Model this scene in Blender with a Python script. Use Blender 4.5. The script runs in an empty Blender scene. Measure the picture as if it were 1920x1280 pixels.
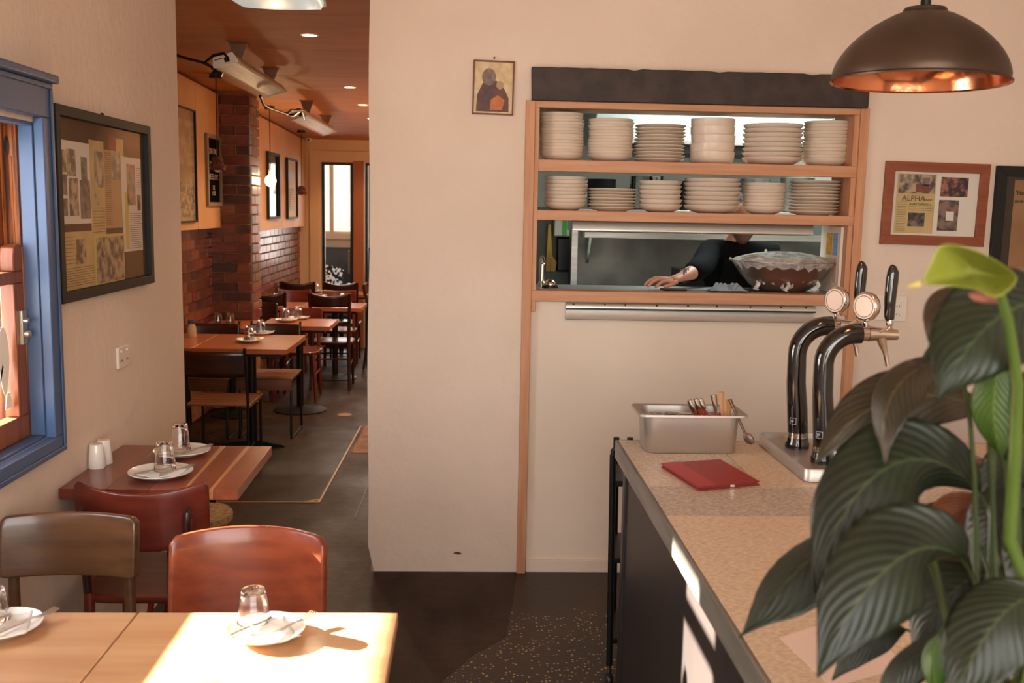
import bpy, math, random
from math import sin, cos, pi, atan, sqrt
from mathutils import Vector, Matrix
random.seed(7)
SC = bpy.context.scene
COL = SC.collection
# ---------------------------------------------------------------- camera, world, sun, area lights, exposure
CAMP = Vector((0, 0, 1.65))
cd = bpy.data.cameras.new('camera')
cam = bpy.data.objects.new('camera', cd)
COL.objects.link(cam)
SC.camera = cam
cd.sensor_width = 36
cd.lens = 1867 * 36 / 1920
cd.clip_start = 0.05
RM = (Matrix.Rotation(-atan(82 / 1867), 3, 'Z') @ Matrix.Rotation(pi / 2 - atan(250 / 1867), 3, 'X') @ Matrix.Rotation(0.0195, 3, 'Z'))
cam.matrix_world = Matrix.Translation(CAMP) @ RM.to_4x4()
cd.dof.use_dof = True
cd.dof.focus_distance = 4.0
cd.dof.aperture_fstop = 5.6

W = bpy.data.worlds.new('sky')
SC.world = W
W.use_nodes = True
wn = W.node_tree
wn.nodes.clear()
wo = wn.nodes.new('ShaderNodeOutputWorld')
wb = wn.nodes.new('ShaderNodeBackground')
sky = wn.nodes.new('ShaderNodeTexSky')
sky.sky_type = 'NISHITA'
sky.sun_disc = False
sky.sun_elevation = math.radians(18)
sky.sun_rotation = math.radians(-65)
sky.air_density = 1.0
sky.dust_density = 2.0
wb.inputs['Strength'].default_value = 0.45
wn.links.new(sky.outputs[0], wb.inputs[0])
wn.links.new(wb.outputs[0], wo.inputs[0])

sd = bpy.data.lights.new('sun', 'SUN')
sd.energy = 95
sd.angle = math.radians(0.6)
sd.color = (1.0, 0.90, 0.76)
sun = bpy.data.objects.new('sun', sd)
COL.objects.link(sun)
SUNDIR = Vector((1, -0.40, -0.365)).normalized()
sun.rotation_euler = SUNDIR.to_track_quat('-Z', 'Y').to_euler()
sun.location = (-4, 4, 4)


def area(name, loc, direction, sx, sy, power, color):
    l = bpy.data.lights.new(name, 'AREA')
    l.shape = 'RECTANGLE'
    l.size = sx
    l.size_y = sy
    l.energy = power
    l.color = color
    o = bpy.data.objects.new(name, l)
    COL.objects.link(o)
    o.location = loc
    o.rotation_euler = Vector(direction).to_track_quat('-Z', 'Z').to_euler()
    return o


area('shopfront_daylight', (0.2, -1.95, 1.75), (0.05, 1, -0.08), 3.6, 2.2, 124, (1.0, 0.90, 0.81))
area('window_daylight', (-1.62, 2.3, 1.45), (1, 0, -0.25), 1.05, 0.85, 22, (0.9, 0.93, 1.0))
area('kitchen_fluorescent', (1.5, 5.25, 2.68), (0, 0, -1), 1.8, 0.6, 60, (0.86, 1.0, 1.0))
area('courtyard_daylight', (-0.9, 15.0, 2.0), (0, -1, -0.1), 2.4, 2.4, 60, (1.0, 0.95, 0.88))

SC.view_settings.view_transform = 'Standard'
SC.view_settings.look = 'None'
SC.view_settings.gamma = 1
SC.view_settings.use_curve_mapping = False
SC.view_settings.exposure = 0.38


# ---------------------------------------------------------------- helpers
def unproj(px, py):
    return (RM @ Vector(((px - 960) / 1867, -(py - 640) / 1867, -1)))


def PY(px, py, y):
    r = unproj(px, py)
    return CAMP + r * (y / r.y)


def PZ(px, py, z):
    r = unproj(px, py)
    return CAMP + r * ((z - CAMP.z) / r.z)


def PX(px, py, x):
    r = unproj(px, py)
    return CAMP + r * (x / r.x)


def S(y):          # the back room falls gently away from the front room
    return -0.02 * (y - 4.4) if y > 4.4 else 0.0


def lin(c):
    return tuple(((x / 255) / 12.92 if x / 255 <= 0.04045 else ((x / 255 + 0.055) / 1.055) ** 2.4) for x in c) + (1,)


MATS = {}


def mat(name, c1, c2=None, sc=(6, 6, 6), rough=0.6, metal=0.0, bump=0.0, bsc=40.0, detail=3.0, coat=0.0, trans=0.0, emit=None, estr=0.0, contrast=(0.35, 0.65), rot=(0, 0, 0), ior=1.45, bdist=0.02, spec=None, coords='Object', rvar=0.0):
    if name in MATS:
        return MATS[name]
    m = bpy.data.materials.new(name)
    m.use_nodes = True
    nt = m.node_tree
    p = nt.nodes['Principled BSDF']
    p.inputs['Roughness'].default_value = rough
    p.inputs['Metallic'].default_value = metal
    p.inputs['Base Color'].default_value = lin(c1)
    p.inputs['IOR'].default_value = ior
    if coat:
        p.inputs['Coat Weight'].default_value = coat
        p.inputs['Coat Roughness'].default_value = 0.12
    if trans:
        p.inputs['Transmission Weight'].default_value = trans
    if spec is not None:
        p.inputs['Specular IOR Level'].default_value = spec
    if emit:
        p.inputs['Emission Color'].default_value = lin(emit)
        p.inputs['Emission Strength'].default_value = estr
    tc = nt.nodes.new('ShaderNodeTexCoord')
    if c2 or rvar:
        mp = nt.nodes.new('ShaderNodeMapping')
        mp.inputs['Scale'].default_value = sc
        mp.inputs['Rotation'].default_value = rot
        nt.links.new(tc.outputs[coords], mp.inputs[0])
        nz = nt.nodes.new('ShaderNodeTexNoise')
        nz.inputs['Scale'].default_value = 1
        nz.inputs['Detail'].default_value = detail
        nt.links.new(mp.outputs[0], nz.inputs['Vector'])
        if c2:
            cr = nt.nodes.new('ShaderNodeValToRGB')
            cr.color_ramp.elements[0].position = contrast[0]
            cr.color_ramp.elements[1].position = contrast[1]
            cr.color_ramp.elements[0].color = lin(c1)
            cr.color_ramp.elements[1].color = lin(c2)
            nt.links.new(nz.outputs['Fac'], cr.inputs[0])
            nt.links.new(cr.outputs[0], p.inputs['Base Color'])
        if rvar:
            mr = nt.nodes.new('ShaderNodeMapRange')
            mr.inputs['From Min'].default_value = 0.3
            mr.inputs['From Max'].default_value = 0.7
            mr.inputs['To Min'].default_value = max(0.02, rough - rvar)
            mr.inputs['To Max'].default_value = rough + rvar
            nt.links.new(nz.outputs['Fac'], mr.inputs[0])
            nt.links.new(mr.outputs[0], p.inputs['Roughness'])
    if bump:
        n2 = nt.nodes.new('ShaderNodeTexNoise')
        n2.inputs['Scale'].default_value = bsc
        n2.inputs['Detail'].default_value = 4
        nt.links.new(tc.outputs['Object'], n2.inputs['Vector'])
        b = nt.nodes.new('ShaderNodeBump')
        b.inputs['Strength'].default_value = bump
        b.inputs['Distance'].default_value = bdist
        nt.links.new(n2.outputs['Fac'], b.inputs['Height'])
        nt.links.new(b.outputs[0], p.inputs['Normal'])
    MATS[name] = m
    return m


def wood(name, c1, c2, axis=0, rough=0.4, coat=0.0, fine=60, contrast=(0.3, 0.7), bump=0.05):
    sc = [fine, fine, fine]
    sc[axis] = 2.5
    return mat(name, c1, c2, tuple(sc), rough, coat=coat, contrast=contrast, bump=bump, bsc=80, bdist=0.004)


class MB:
    def __init__(s):
        s.v = []
        s.f = []

    def add(s, vs, fs, M=None):
        n = len(s.v)
        for v in vs:
            v = Vector(v)
            if M:
                v = M @ v
            s.v.append(tuple(v))
        s.f += [tuple(i + n for i in f) for f in fs]
        return s

    def box(s, a, b, M=None):
        x0, y0, z0 = a
        x1, y1, z1 = b
        return s.add([(x0, y0, z0), (x1, y0, z0), (x1, y1, z0), (x0, y1, z0), (x0, y0, z1), (x1, y0, z1), (x1, y1, z1), (x0, y1, z1)],
                     [(0, 3, 2, 1), (4, 5, 6, 7), (0, 1, 5, 4), (1, 2, 6, 5), (2, 3, 7, 6), (3, 0, 4, 7)], M)

    def hexa(s, p):  # 8 points: bottom 4 ccw, top 4 ccw
        return s.add(p, [(0, 3, 2, 1), (4, 5, 6, 7), (0, 1, 5, 4), (1, 2, 6, 5), (2, 3, 7, 6), (3, 0, 4, 7)])

    def prism(s, poly, axis, a, b):  # poly 2D, extruded along axis
        n = len(poly)

        def P(q, t):
            if axis == 0:
                return (t, q[0], q[1])
            if axis == 1:
                return (q[0], t, q[1])
            return (q[0], q[1], t)
        vs = [P(q, a) for q in poly] + [P(q, b) for q in poly]
        fs = [tuple(range(n))[::-1], tuple(range(n, 2 * n))] + [(i, (i + 1) % n, n + (i + 1) % n, n + i) for i in range(n)]
        return s.add(vs, fs)

    def tube(s, pts, r, n=10, caps=True, flat=1.0):
        pts = [Vector(p) for p in pts]
        rs = r if isinstance(r, (list, tuple)) else [r] * len(pts)
        base = len(s.v)
        t0 = (pts[1] - pts[0]).normalized()
        up = Vector((0, 0, 1)) if abs(t0.z) < 0.9 else Vector((1, 0, 0))
        nrm = (up - t0 * up.dot(t0)).normalized()
        for i, p in enumerate(pts):
            a = pts[max(i - 1, 0)]
            b = pts[min(i + 1, len(pts) - 1)]
            t = (b - a).normalized()
            nrm = (nrm - t * nrm.dot(t)).normalized()
            bi = t.cross(nrm)
            for k in range(n):
                an = 2 * pi * k / n
                s.v.append(tuple(p + nrm * cos(an) * rs[i] + bi * sin(an) * rs[i] * flat))
        for i in range(len(pts) - 1):
            for k in range(n):
                a = base + i * n + k
                b = base + i * n + (k + 1) % n
                s.f.append((a, b, b + n, a + n))
        if caps:
            s.f.append(tuple(base + k for k in range(n))[::-1])
            e = base + (len(pts) - 1) * n
            s.f.append(tuple(e + k for k in range(n)))
        return s

    def lathe(s, prof, n=24, M=None, flute=0, famp=0.0):
        base = len(s.v)
        idx = []
        for (r, z) in prof:
            if r < 1e-6:
                v = Vector((0, 0, z))
                if M:
                    v = M @ v
                idx.append([len(s.v)] * n)
                s.v.append(tuple(v))
            else:
                row = []
                for k in range(n):
                    a = 2 * pi * k / n
                    rr = r * (1 + famp * cos(flute * a)) if flute else r
                    v = Vector((rr * cos(a), rr * sin(a), z))
                    if M:
                        v = M @ v
                    row.append(len(s.v))
                    s.v.append(tuple(v))
                idx.append(row)
        for i in range(len(prof) - 1):
            for k in range(n):
                q = [idx[i][k], idx[i][(k + 1) % n], idx[i + 1][(k + 1) % n], idx[i + 1][k]]
                u = []
                for x in q:
                    if x not in u:
                        u.append(x)
                if len(u) > 2:
                    s.f.append(tuple(u))
        return s

    def grid(s, fn, nu, nv, thick=0.0):
        base = len(s.v)
        P = [[Vector(fn(i / nu, j / nv)) for j in range(nv + 1)] for i in range(nu + 1)]

        def id(i, j):
            return base + i * (nv + 1) + j
        for i in range(nu + 1):
            for j in range(nv + 1):
                s.v.append(tuple(P[i][j]))
        for i in range(nu):
            for j in range(nv):
                s.f.append((id(i, j), id(i + 1, j), id(i + 1, j + 1), id(i, j + 1)))
        return s

    def mesh(s, name, smooth=True, ang=38):
        me = bpy.data.meshes.new(name)
        me.from_pydata(s.v, [], s.f)
        me.update()
        if smooth:
            me.shade_smooth()
            me.set_sharp_from_angle(angle=math.radians(ang))
        return me

    def build(s, name, m, parent=None, smooth=True, bev=0, solid=0, sub=0, loc=None, rot=None, ang=38):
        me = s.mesh(name, smooth, ang)
        return put(name, me, m, parent, bev, solid, sub, loc, rot)


def put(name, me, m, parent=None, bev=0, solid=0, sub=0, loc=None, rot=None):
    if m and not me.materials:
        me.materials.append(m)
    o = bpy.data.objects.new(name, me)
    COL.objects.link(o)
    if parent:
        o.parent = parent
    if loc is not None:
        o.location = loc
    if rot is not None:
        o.rotation_euler = rot
    if solid:
        md = o.modifiers.new('solid', 'SOLIDIFY')
        md.thickness = solid
        md.offset = 0
    if sub:
        md = o.modifiers.new('sub', 'SUBSURF')
        md.levels = sub
        md.render_levels = sub
    if bev:
        md = o.modifiers.new('bev', 'BEVEL')
        md.width = bev
        md.segments = 2
        md.limit_method = 'ANGLE'
        md.angle_limit = 0.7
    return o


def tag(o, label=None, cat=None, group=None, kind=None):
    if label:
        o['label'] = label
    if cat:
        o['category'] = cat
    if group:
        o['group'] = group
    if kind:
        o['kind'] = kind
    return o


def thing(name, label, cat, loc=(0, 0, 0), rz=0, group=None, rot=None):
    o = bpy.data.objects.new(name, None)
    o.empty_display_size = 0.1
    COL.objects.link(o)
    o.location = loc
    o.rotation_euler = rot if rot else (0, 0, rz)
    return tag(o, label, cat, group)


def copy_tree(o, loc, rz=None, label=None, group=None, rot=None, scale=None):
    r = o.copy()
    COL.objects.link(r)
    r.location = loc
    if rz is not None:
        r.rotation_euler = (0, 0, rz)
    if rot is not None:
        r.rotation_euler = rot
    if scale is not None:
        r.scale = scale
    if label:
        r['label'] = label
    if group:
        r['group'] = group
    for ch in list(o.children):
        c = ch.copy()
        COL.objects.link(c)
        c.parent = r
        for g in ch.children:
            d = g.copy()
            COL.objects.link(d)
            d.parent = c
    return r


def struct(name, mb, m, parent=None, **k):
    o = mb.build(name, m, parent, **k)
    if not parent:
        o['kind'] = 'structure'
    return o


def text(body, size, m, parent, M, name='lettering', ext=0.0004, align='LEFT', sx=1.0):
    cu = bpy.data.curves.new('txt', 'FONT')
    cu.body = body
    cu.size = size
    cu.extrude = ext
    cu.align_x = align
    cu.resolution_u = 2
    t = bpy.data.objects.new('txt', cu)
    COL.objects.link(t)
    dg = bpy.context.evaluated_depsgraph_get()
    me = bpy.data.meshes.new_from_object(t.evaluated_get(dg))
    bpy.data.objects.remove(t)
    me.name = name
    me.materials.clear()
    me.transform(M @ Matrix.Diagonal((sx, 1, 1, 1)))
    return put(name, me, m, parent)


# ---------------------------------------------------------------- materials
PLASTER = mat('plaster', (226, 206, 189), (216, 196, 178), (1.3, 1.3, 1.3), 0.85, bump=0.45, bsc=22, bdist=0.012)
PANELW = mat('painted_board', (228, 212, 194), (222, 205, 186), (2, 2, 2), 0.6, bump=0.05, bsc=10)
BOARDH = wood('hatch_wood', (204, 150, 110), (184, 126, 90), 0, 0.5, fine=45)
BOARDV = wood('hatch_wood_upright', (204, 150, 110), (184, 126, 90), 2, 0.5, fine=45)
LINTEL = mat('lintel_steel', (62, 48, 40), (44, 34, 30), (14, 14, 14), 0.6, bump=0.3, bsc=60, bdist=0.004)
BLUE = mat('blue_paint', (70, 94, 130), (67, 90, 126), (5, 5, 5), 0.38, bump=0.02, bsc=30)
SASH = wood('sash_wood', (150, 84, 44), (112, 58, 28), 2, 0.45, coat=0.2)
OLDWOOD = wood('old_peeling_wood', (166, 96, 40), (84, 40, 18), 2, 0.6, fine=90, contrast=(0.42, 0.58), bump=0.5)
STEEL = mat('brushed_steel', (186, 182, 176), (170, 167, 162), (3, 90, 90), 0.36, 0.9, rvar=0.03)
PANST = mat('satin_steel', (196, 190, 184), None, rough=0.42, metal=0.9)
CUTST = mat('cutlery_steel', (190, 182, 172), None, rough=.32, metal=.85)
CHROME = mat('chrome', (215, 205, 195), None, rough=0.12, metal=1.0)
CERAM = mat('stoneware', (230, 214, 196), (222, 204, 184), (5, 5, 5), 0.35, coat=0.15)
CERAMW = mat('white_china', (232, 226, 216), None, rough=0.18, coat=0.4)
NAPKIN = mat('napkin_paper', (238, 234, 226), None, rough=0.9, bump=0.1, bsc=200)
BLACKM = mat('black_metal', (22, 21, 20), None, rough=0.4, metal=0.3)
BLACKP = mat('black_plastic', (18, 18, 19), None, rough=0.35)
BLACKG = mat('black_gloss', (8, 8, 8), None, rough=0.06, coat=1.0)
BLACKW = wood('black_frame_wood', (14, 13, 12), (10, 9, 8), 2, 0.6)
DARKWOOD = wood('dark_stained_wood', (58, 26, 17), (38, 16, 12), 0, 0.3, coat=0.3)
REDWOOD = wood('red_brown_ply', (146, 70, 42), (118, 52, 31), 0, 0.3, coat=0.35, fine=30)
REDDARK = wood('red_stained_ply', (116, 46, 31), (90, 33, 23), 0, 0.32, coat=0.3, fine=30)
OLIVEWOOD = wood('olive_brown_ply', (98, 66, 40), (74, 48, 30), 0, 0.28, coat=0.4, fine=30)
TABLEW = wood('pale_table_wood', (202, 158, 114), (186, 138, 96), 0, 0.34, coat=0.2, fine=26)
TABLEO = wood('orange_table_wood', (168, 92, 48), (146, 76, 38), 0, 0.36, coat=0.25, fine=26)
SLATW = wood('slat_wood', (128, 76, 44), (98, 56, 32), 0, 0.4, coat=0.2)
CLEAR = mat('clear_glass', (255, 255, 255), None, rough=0.02, trans=1.0, ior=1.45)
WHITEP = mat('white_plastic', (226, 214, 200), None, rough=0.35)


def glass_pane_mat():
    m = bpy.data.materials.new('pane_glass')
    m.use_nodes = True
    nt = m.node_tree
    nt.nodes.clear()
    o = nt.nodes.new('ShaderNodeOutputMaterial')
    t = nt.nodes.new('ShaderNodeBsdfTransparent')
    g = nt.nodes.new('ShaderNodeBsdfGlossy')
    g.inputs['Roughness'].default_value = 0.02
    x = nt.nodes.new('ShaderNodeMixShader')
    f = nt.nodes.new('ShaderNodeFresnel')
    f.inputs['IOR'].default_value = 1.45
    gm = nt.nodes.new('ShaderNodeNewGeometry')
    iv = nt.nodes.new('ShaderNodeMath')
    iv.operation = 'SUBTRACT'
    iv.inputs[0].default_value = 1
    nt.links.new(gm.outputs['Backfacing'], iv.inputs[1])
    mu = nt.nodes.new('ShaderNodeMath')
    mu.operation = 'MULTIPLY'
    nt.links.new(f.outputs[0], mu.inputs[0])
    nt.links.new(iv.outputs[0], mu.inputs[1])
    nt.links.new(mu.outputs[0], x.inputs[0])
    nt.links.new(t.outputs[0], x.inputs[1])
    nt.links.new(g.outputs[0], x.inputs[2])
    nt.links.new(x.outputs[0], o.inputs[0])
    return m


PANE = glass_pane_mat()


def terrazzo():
    m = mat('terrazzo', (40, 28, 20), (58, 40, 26), (2.2, 2.2, 2.2), 0.42, bump=0.08, bsc=60)
    nt = m.node_tree
    p = nt.nodes['Principled BSDF']
    cr = [n for n in nt.nodes if n.type == 'VALTORGB'][0]
    tc = [n for n in nt.nodes if n.type == 'TEX_COORD'][0]
    v = nt.nodes.new('ShaderNodeTexVoronoi')
    v.inputs['Scale'].default_value = 72
    nt.links.new(tc.outputs['Object'], v.inputs['Vector'])
    lt = nt.nodes.new('ShaderNodeMath')
    lt.operation = 'LESS_THAN'
    lt.inputs[1].default_value = 0.33
    nt.links.new(v.outputs['Distance'], lt.inputs[0])
    sp = nt.nodes.new('ShaderNodeSeparateColor')
    nt.links.new(v.outputs['Color'], sp.inputs[0])
    gt = nt.nodes.new('ShaderNodeMath')
    gt.operation = 'GREATER_THAN'
    gt.inputs[1].default_value = 0.62
    nt.links.new(sp.outputs[0], gt.inputs[0])
    # chips only where the old terrazzo shows (front right part of the floor)
    sx = nt.nodes.new('ShaderNodeSeparateXYZ')
    nt.links.new(tc.outputs['Object'], sx.inputs[0])
    nz = nt.nodes.new('ShaderNodeTexNoise')
    nz.inputs['Scale'].default_value = 3
    nt.links.new(tc.outputs['Object'], nz.inputs['Vector'])
    a1 = nt.nodes.new('ShaderNodeMath')
    a1.operation = 'MULTIPLY_ADD'
    a1.inputs[1].default_value = 0.6
    nt.links.new(nz.outputs['Fac'], a1.inputs[0])
    nt.links.new(sx.outputs['Y'], a1.inputs[2])
    l2 = nt.nodes.new('ShaderNodeMath')
    l2.operation = 'LESS_THAN'
    l2.inputs[1].default_value = 4.25
    nt.links.new(a1.outputs[0], l2.inputs[0])
    a2 = nt.nodes.new('ShaderNodeMath')
    a2.operation = 'MULTIPLY_ADD'
    a2.inputs[1].default_value = 0.5
    nt.links.new(nz.outputs['Fac'], a2.inputs[0])
    nt.links.new(sx.outputs['X'], a2.inputs[2])
    g2 = nt.nodes.new('ShaderNodeMath')
    g2.operation = 'GREATER_THAN'
    g2.inputs[1].default_value = 0.02
    nt.links.new(a2.outputs[0], g2.inputs[0])
    cur = lt
    for other in (gt, l2, g2):
        mu = nt.nodes.new('ShaderNodeMath')
        mu.operation = 'MULTIPLY'
        nt.links.new(cur.outputs[0], mu.inputs[0])
        nt.links.new(other.outputs[0], mu.inputs[1])
        cur = mu
    mx = nt.nodes.new('ShaderNodeMix')
    mx.data_type = 'RGBA'
    mx.inputs['B'].default_value = lin((176, 146, 110))
    nt.links.new(cur.outputs[0], mx.inputs['Factor'])
    nt.links.new(cr.outputs[0], mx.inputs['A'])
    nt.links.new(mx.outputs['Result'], p.inputs['Base Color'])
    return m


TERRAZZO = terrazzo()
CONCRETE = mat('worn_concrete', (60, 39, 25), (37, 25, 17), (2.5, 1.2, 1), 0.5, spec=.22, detail=6, bump=0.12, bsc=18, rvar=0.15, contrast=(0.35, 0.7))

# ---------------------------------------------------------------- structure: front room
WX = -1.27
FY = 4.373
struct('floor', MB().box((-1.6, -2.2, -0.1), (3.4, 4.499, 0)), TERRAZZO, smooth=False)
struct('ceiling', MB().box((-1.6, -2.2, 3.2), (3.4, 4.62, 3.3)), PLASTER, smooth=False)
WY0, WY1, WZ0, WZ1 = 1.72, 3.0, 0.935, 1.87
b = MB()
b.box((WX - .25, -2.2, 0), (WX, WY0, 3.2)).box((WX - .25, WY1, 0), (WX, 4.46, 3.2)).box((WX - .25, WY0, 0), (WX, WY1, WZ0)).box((WX - .25, WY0, WZ1), (WX, WY1, 3.2))
struct('wall_left', b, PLASTER, smooth=False)
# front wall: pillar, hatch surround, right part
b = MB()
N = 26
prof = []
x0, x1 = -0.432, 0.236
for k in range(N + 1):           # slightly wavy hand-plastered pillar edge
    z = 3.2 * k / N
    prof.append((x0 - 0.014 * (1 - z / 3.2) + 0.004 * sin(z * 5) + (0.03 * max(0, 0.08 - z) / 0.08), z))
poly = prof + [(x1, 3.2), (x1, 0)]
b.prism(poly[::-1], 1, FY, 4.6)
b.box((WX, FY, 2.62), (x0, 4.6, 3.2))
b.box((0.236, FY, 2.11), (1.73, 4.6, 3.2)).box((1.73, FY, 0), (3.2, 4.6, 3.2))
struct('wall_front', b, PLASTER, smooth=False)
struct('wall_below_hatch', MB().box((0.27, 4.39, 0), (1.70, 4.55, 1.246)), PANELW, smooth=False)
struct('baseboard_front', MB().box((0.275, 4.372, 0), (1.69, 4.39, 0.055)), PANELW, bev=0.002)
struct('wall_right', MB().box((3.2, -2.2, 0), (3.4, 4.6, 3.2)), PLASTER, smooth=False)
b = MB().box((-1.6, -2.2, 0), (-1.5, -2.05, 3.2)).box((2.2, -2.2, 0), (3.4, -2.05, 3.2)).box((-1.5, -2.2, 2.9), (2.2, -2.05, 3.2)).box((-1.5, -2.2, 0), (2.2, -2.05, 0.6))
struct('wall_back', b, PLASTER, smooth=False)
# posts and lintel
b = MB().box((0.232, 4.352, 0), (0.272, 4.40, 2.108)).box((0.272, 4.362, 1.20), (0.292, 4.60, 2.09))
struct('trim_1', b, BOARDV, bev=0.002)
b = MB().box((1.690, 4.352, 0), (1.729, 4.40, 2.108)).box((1.666, 4.362, 1.20), (1.690, 4.60, 2.09))
struct('trim_2', b, BOARDV, bev=0.002)
b = MB()
nn = 40
top = []
for k in range(nn + 1):
    x = 0.252 + (1.716 - 0.252) * k / nn
    top.append((x, 2.247 + random.uniform(-.0012, .0012) - (0.006 if k in (12, 22, 33) else 0)))
b.prism([(0.256, 2.108), (1.714, 2.108)] + top[::-1], 1, 4.335, 4.42)
struct('trim_3', b, LINTEL, bev=0.003)

# floor of the back room
b = MB().hexa([(-2.4, 4.5, S(4.5) - .1), (1.2, 4.5, S(4.5) - .1), (1.2, 13, S(13) - .1), (-2.4, 13, S(13) - .1),
               (-2.4, 4.5, S(4.5)), (1.2, 4.5, S(4.5)), (1.2, 13, S(13)), (-2.4, 13, S(13))])
b.prism([(-1.27, 2.5), (-.75, 2.62), (-.48, 2.95), (-.30, 3.12), (-.12, 3.22), (.02, 3.5), (.16, 3.68), (.2, 4.0), (.235, 4.372), (-.43, 4.372), (-.44, 4.5), (-1.27, 4.5)], 2, -.05, .0008)
fb = struct('floor_back', b, CONCRETE, smooth=False)
# access hatch set in the floor with bright metal edge
TRIMM = mat('worn_brass_edge', (176, 140, 104), None, rough=0.35, metal=0.6)
HATCHM = mat('hatch_plate', (56, 42, 31), (42, 32, 25), (3, 3, 3), 0.42, spec=.28, bump=0.05, rvar=0.12)


def slab(mb, x0, y0, x1, y1, h):
    mb.hexa([(x0, y0, S(y0) + .0005), (x1, y0, S(y0) + .0005), (x1, y1, S(y1) + .0005), (x0, y1, S(y1) + .0005),
             (x0, y0, S(y0) + h), (x1, y0, S(y0) + h), (x1, y1, S(y1) + h), (x0, y1, S(y1) + h)])


h = thing('floor_hatch', 'dark floor access hatch with bright metal edging beyond the doorway', 'hatch', (0, 0, 0))
m_ = MB()
slab(m_, -1.75, 5.51, -0.84, 7.64, .004)
m_.build('cover_plate', HATCHM, h)
m_ = MB()
slab(m_, -0.838, 5.49, -0.826, 7.66, .006)
slab(m_, -1.77, 5.49, -0.84, 5.503, .006)
m_.build('edge_strip', TRIMM, h)
m_ = MB()
m_.prism([(-0.84, 5.505), (-0.84, 5.56), (-0.92, 5.505)], 2, S(5.5) + .004, S(5.5) + .0066)
m_.build('corner_plate', TRIMM, h)
for q in ((-.853, 5.52), (-.853, 7.6)):
    MB().lathe([(0, 0), (.008, 0), (.008, .002), (0, .002)], 10, Matrix.Translation((q[0], q[1], S(q[1]) + .006))).build('lifting_hole', BLACKM, h)
g = MB()
slab(g, -0.60, 5.2, -0.592, 6.7, .003)
slab(g, -0.66, 6.8, -0.65, 7.75, .003)
tag(g.build('floor_seam', BLACKM), 'thin dark seam cut in the floor beside the hatch', 'seam')
g = MB()
slab(g, -0.80, 6.75, -0.68, 7.7, .003)
tag(g.build('floor_patch', mat('brick_patch', (150, 86, 50), (96, 58, 40), (12, 6, 5), 0.6, bump=0.5, bsc=30)), 'broken orange brick patch in the floor beside the hatch', 'patch')
g = MB().lathe([(0, 0), (.06, 0), (.06, .003), (.045, .004), (0, .004)], 20, Matrix.Translation((-1.02, 8.15, S(8.15))))
tag(g.build('floor_disc', mat('brass_disc', (150, 112, 70), None, rough=0.5, metal=0.4)), 'small round metal plate in the back room floor', 'plate')

# ---------------------------------------------------------------- back room shell
PANELB = mat('tan_wall_panel', (208, 160, 112), (198, 148, 100), (2, 2, 2), 0.55)
CEILB = wood('ceiling_ply', (188, 128, 82), (172, 114, 72), 0, 0.62, fine=8)
MORTAR = mat('mortar', (172, 120, 84), (140, 94, 66), (20, 20, 20), 0.8)
BR = [mat('brick_red', (122, 60, 40), (102, 48, 34), (14, 14, 14), 0.33, coat=0.3, bump=0.35, bsc=45, bdist=0.006),
      mat('brick_brown', (104, 50, 35), (88, 42, 30), (14, 14, 14), 0.3, coat=0.3, bump=0.35, bsc=45, bdist=0.006),
      mat('brick_orange', (136, 74, 48), (114, 58, 38), (14, 14, 14), 0.35, coat=0.3, bump=0.35, bsc=45, bdist=0.006),
      mat('brick_dark', (78, 44, 34), (62, 35, 27), (14, 14, 14), 0.35, coat=0.3, bump=0.35, bsc=45, bdist=0.006)]
struct('ceiling_back', MB().hexa([(-2.4, 4.38, 2.66), (1.2, 4.38, 2.66), (1.2, 13, 2.48), (-2.4, 13, 2.48),
                                  (-2.4, 4.38, 2.8), (1.2, 4.38, 2.8), (1.2, 13, 2.75), (-2.4, 13, 2.75)]), BLACKM, smooth=False)
cb = bpy.data.objects['ceiling_back']
js = [4.385, 5.266, 6.314, 7.388, 8.431, 9.6, 10.7, 11.8, 12.9]
for a, c in zip(js[:-1], js[1:]):
    for xa, xb in ((-2.38, -0.2), (-0.19, 1.18)):
        z0 = 2.62 + S(a)
        z1 = 2.62 + S(c)
        MB().hexa([(xa, a + .004, z0), (xb, a + .004, z0), (xb, c - .004, z1), (xa, c - .004, z1),
                   (xa, a + .004, z0 + .02), (xb, a + .004, z0 + .02), (xb, c - .004, z1 + .02), (xa, c - .004, z1 + .02)]).build('ceiling_panel', CEILB, cb, smooth=False)
LB, LP, PY0, EY = -2.155, -2.064, 8.4, 12.75
b = MB().box((LB - .2, 4.37, -.3), (LB - .005, EY, 2.75))
wl = struct('wall_back_left', b, MORTAR, smooth=False)
struct('wall_return', MB().box((LB - .2, 4.26, -.3), (WX - .25, 4.46, 3.2)), PLASTER, smooth=False)
struct('wall_back_right', MB().box((0.12, 4.6, -.3), (.26, EY, 2.75)), PANELB, smooth=False)


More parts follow.
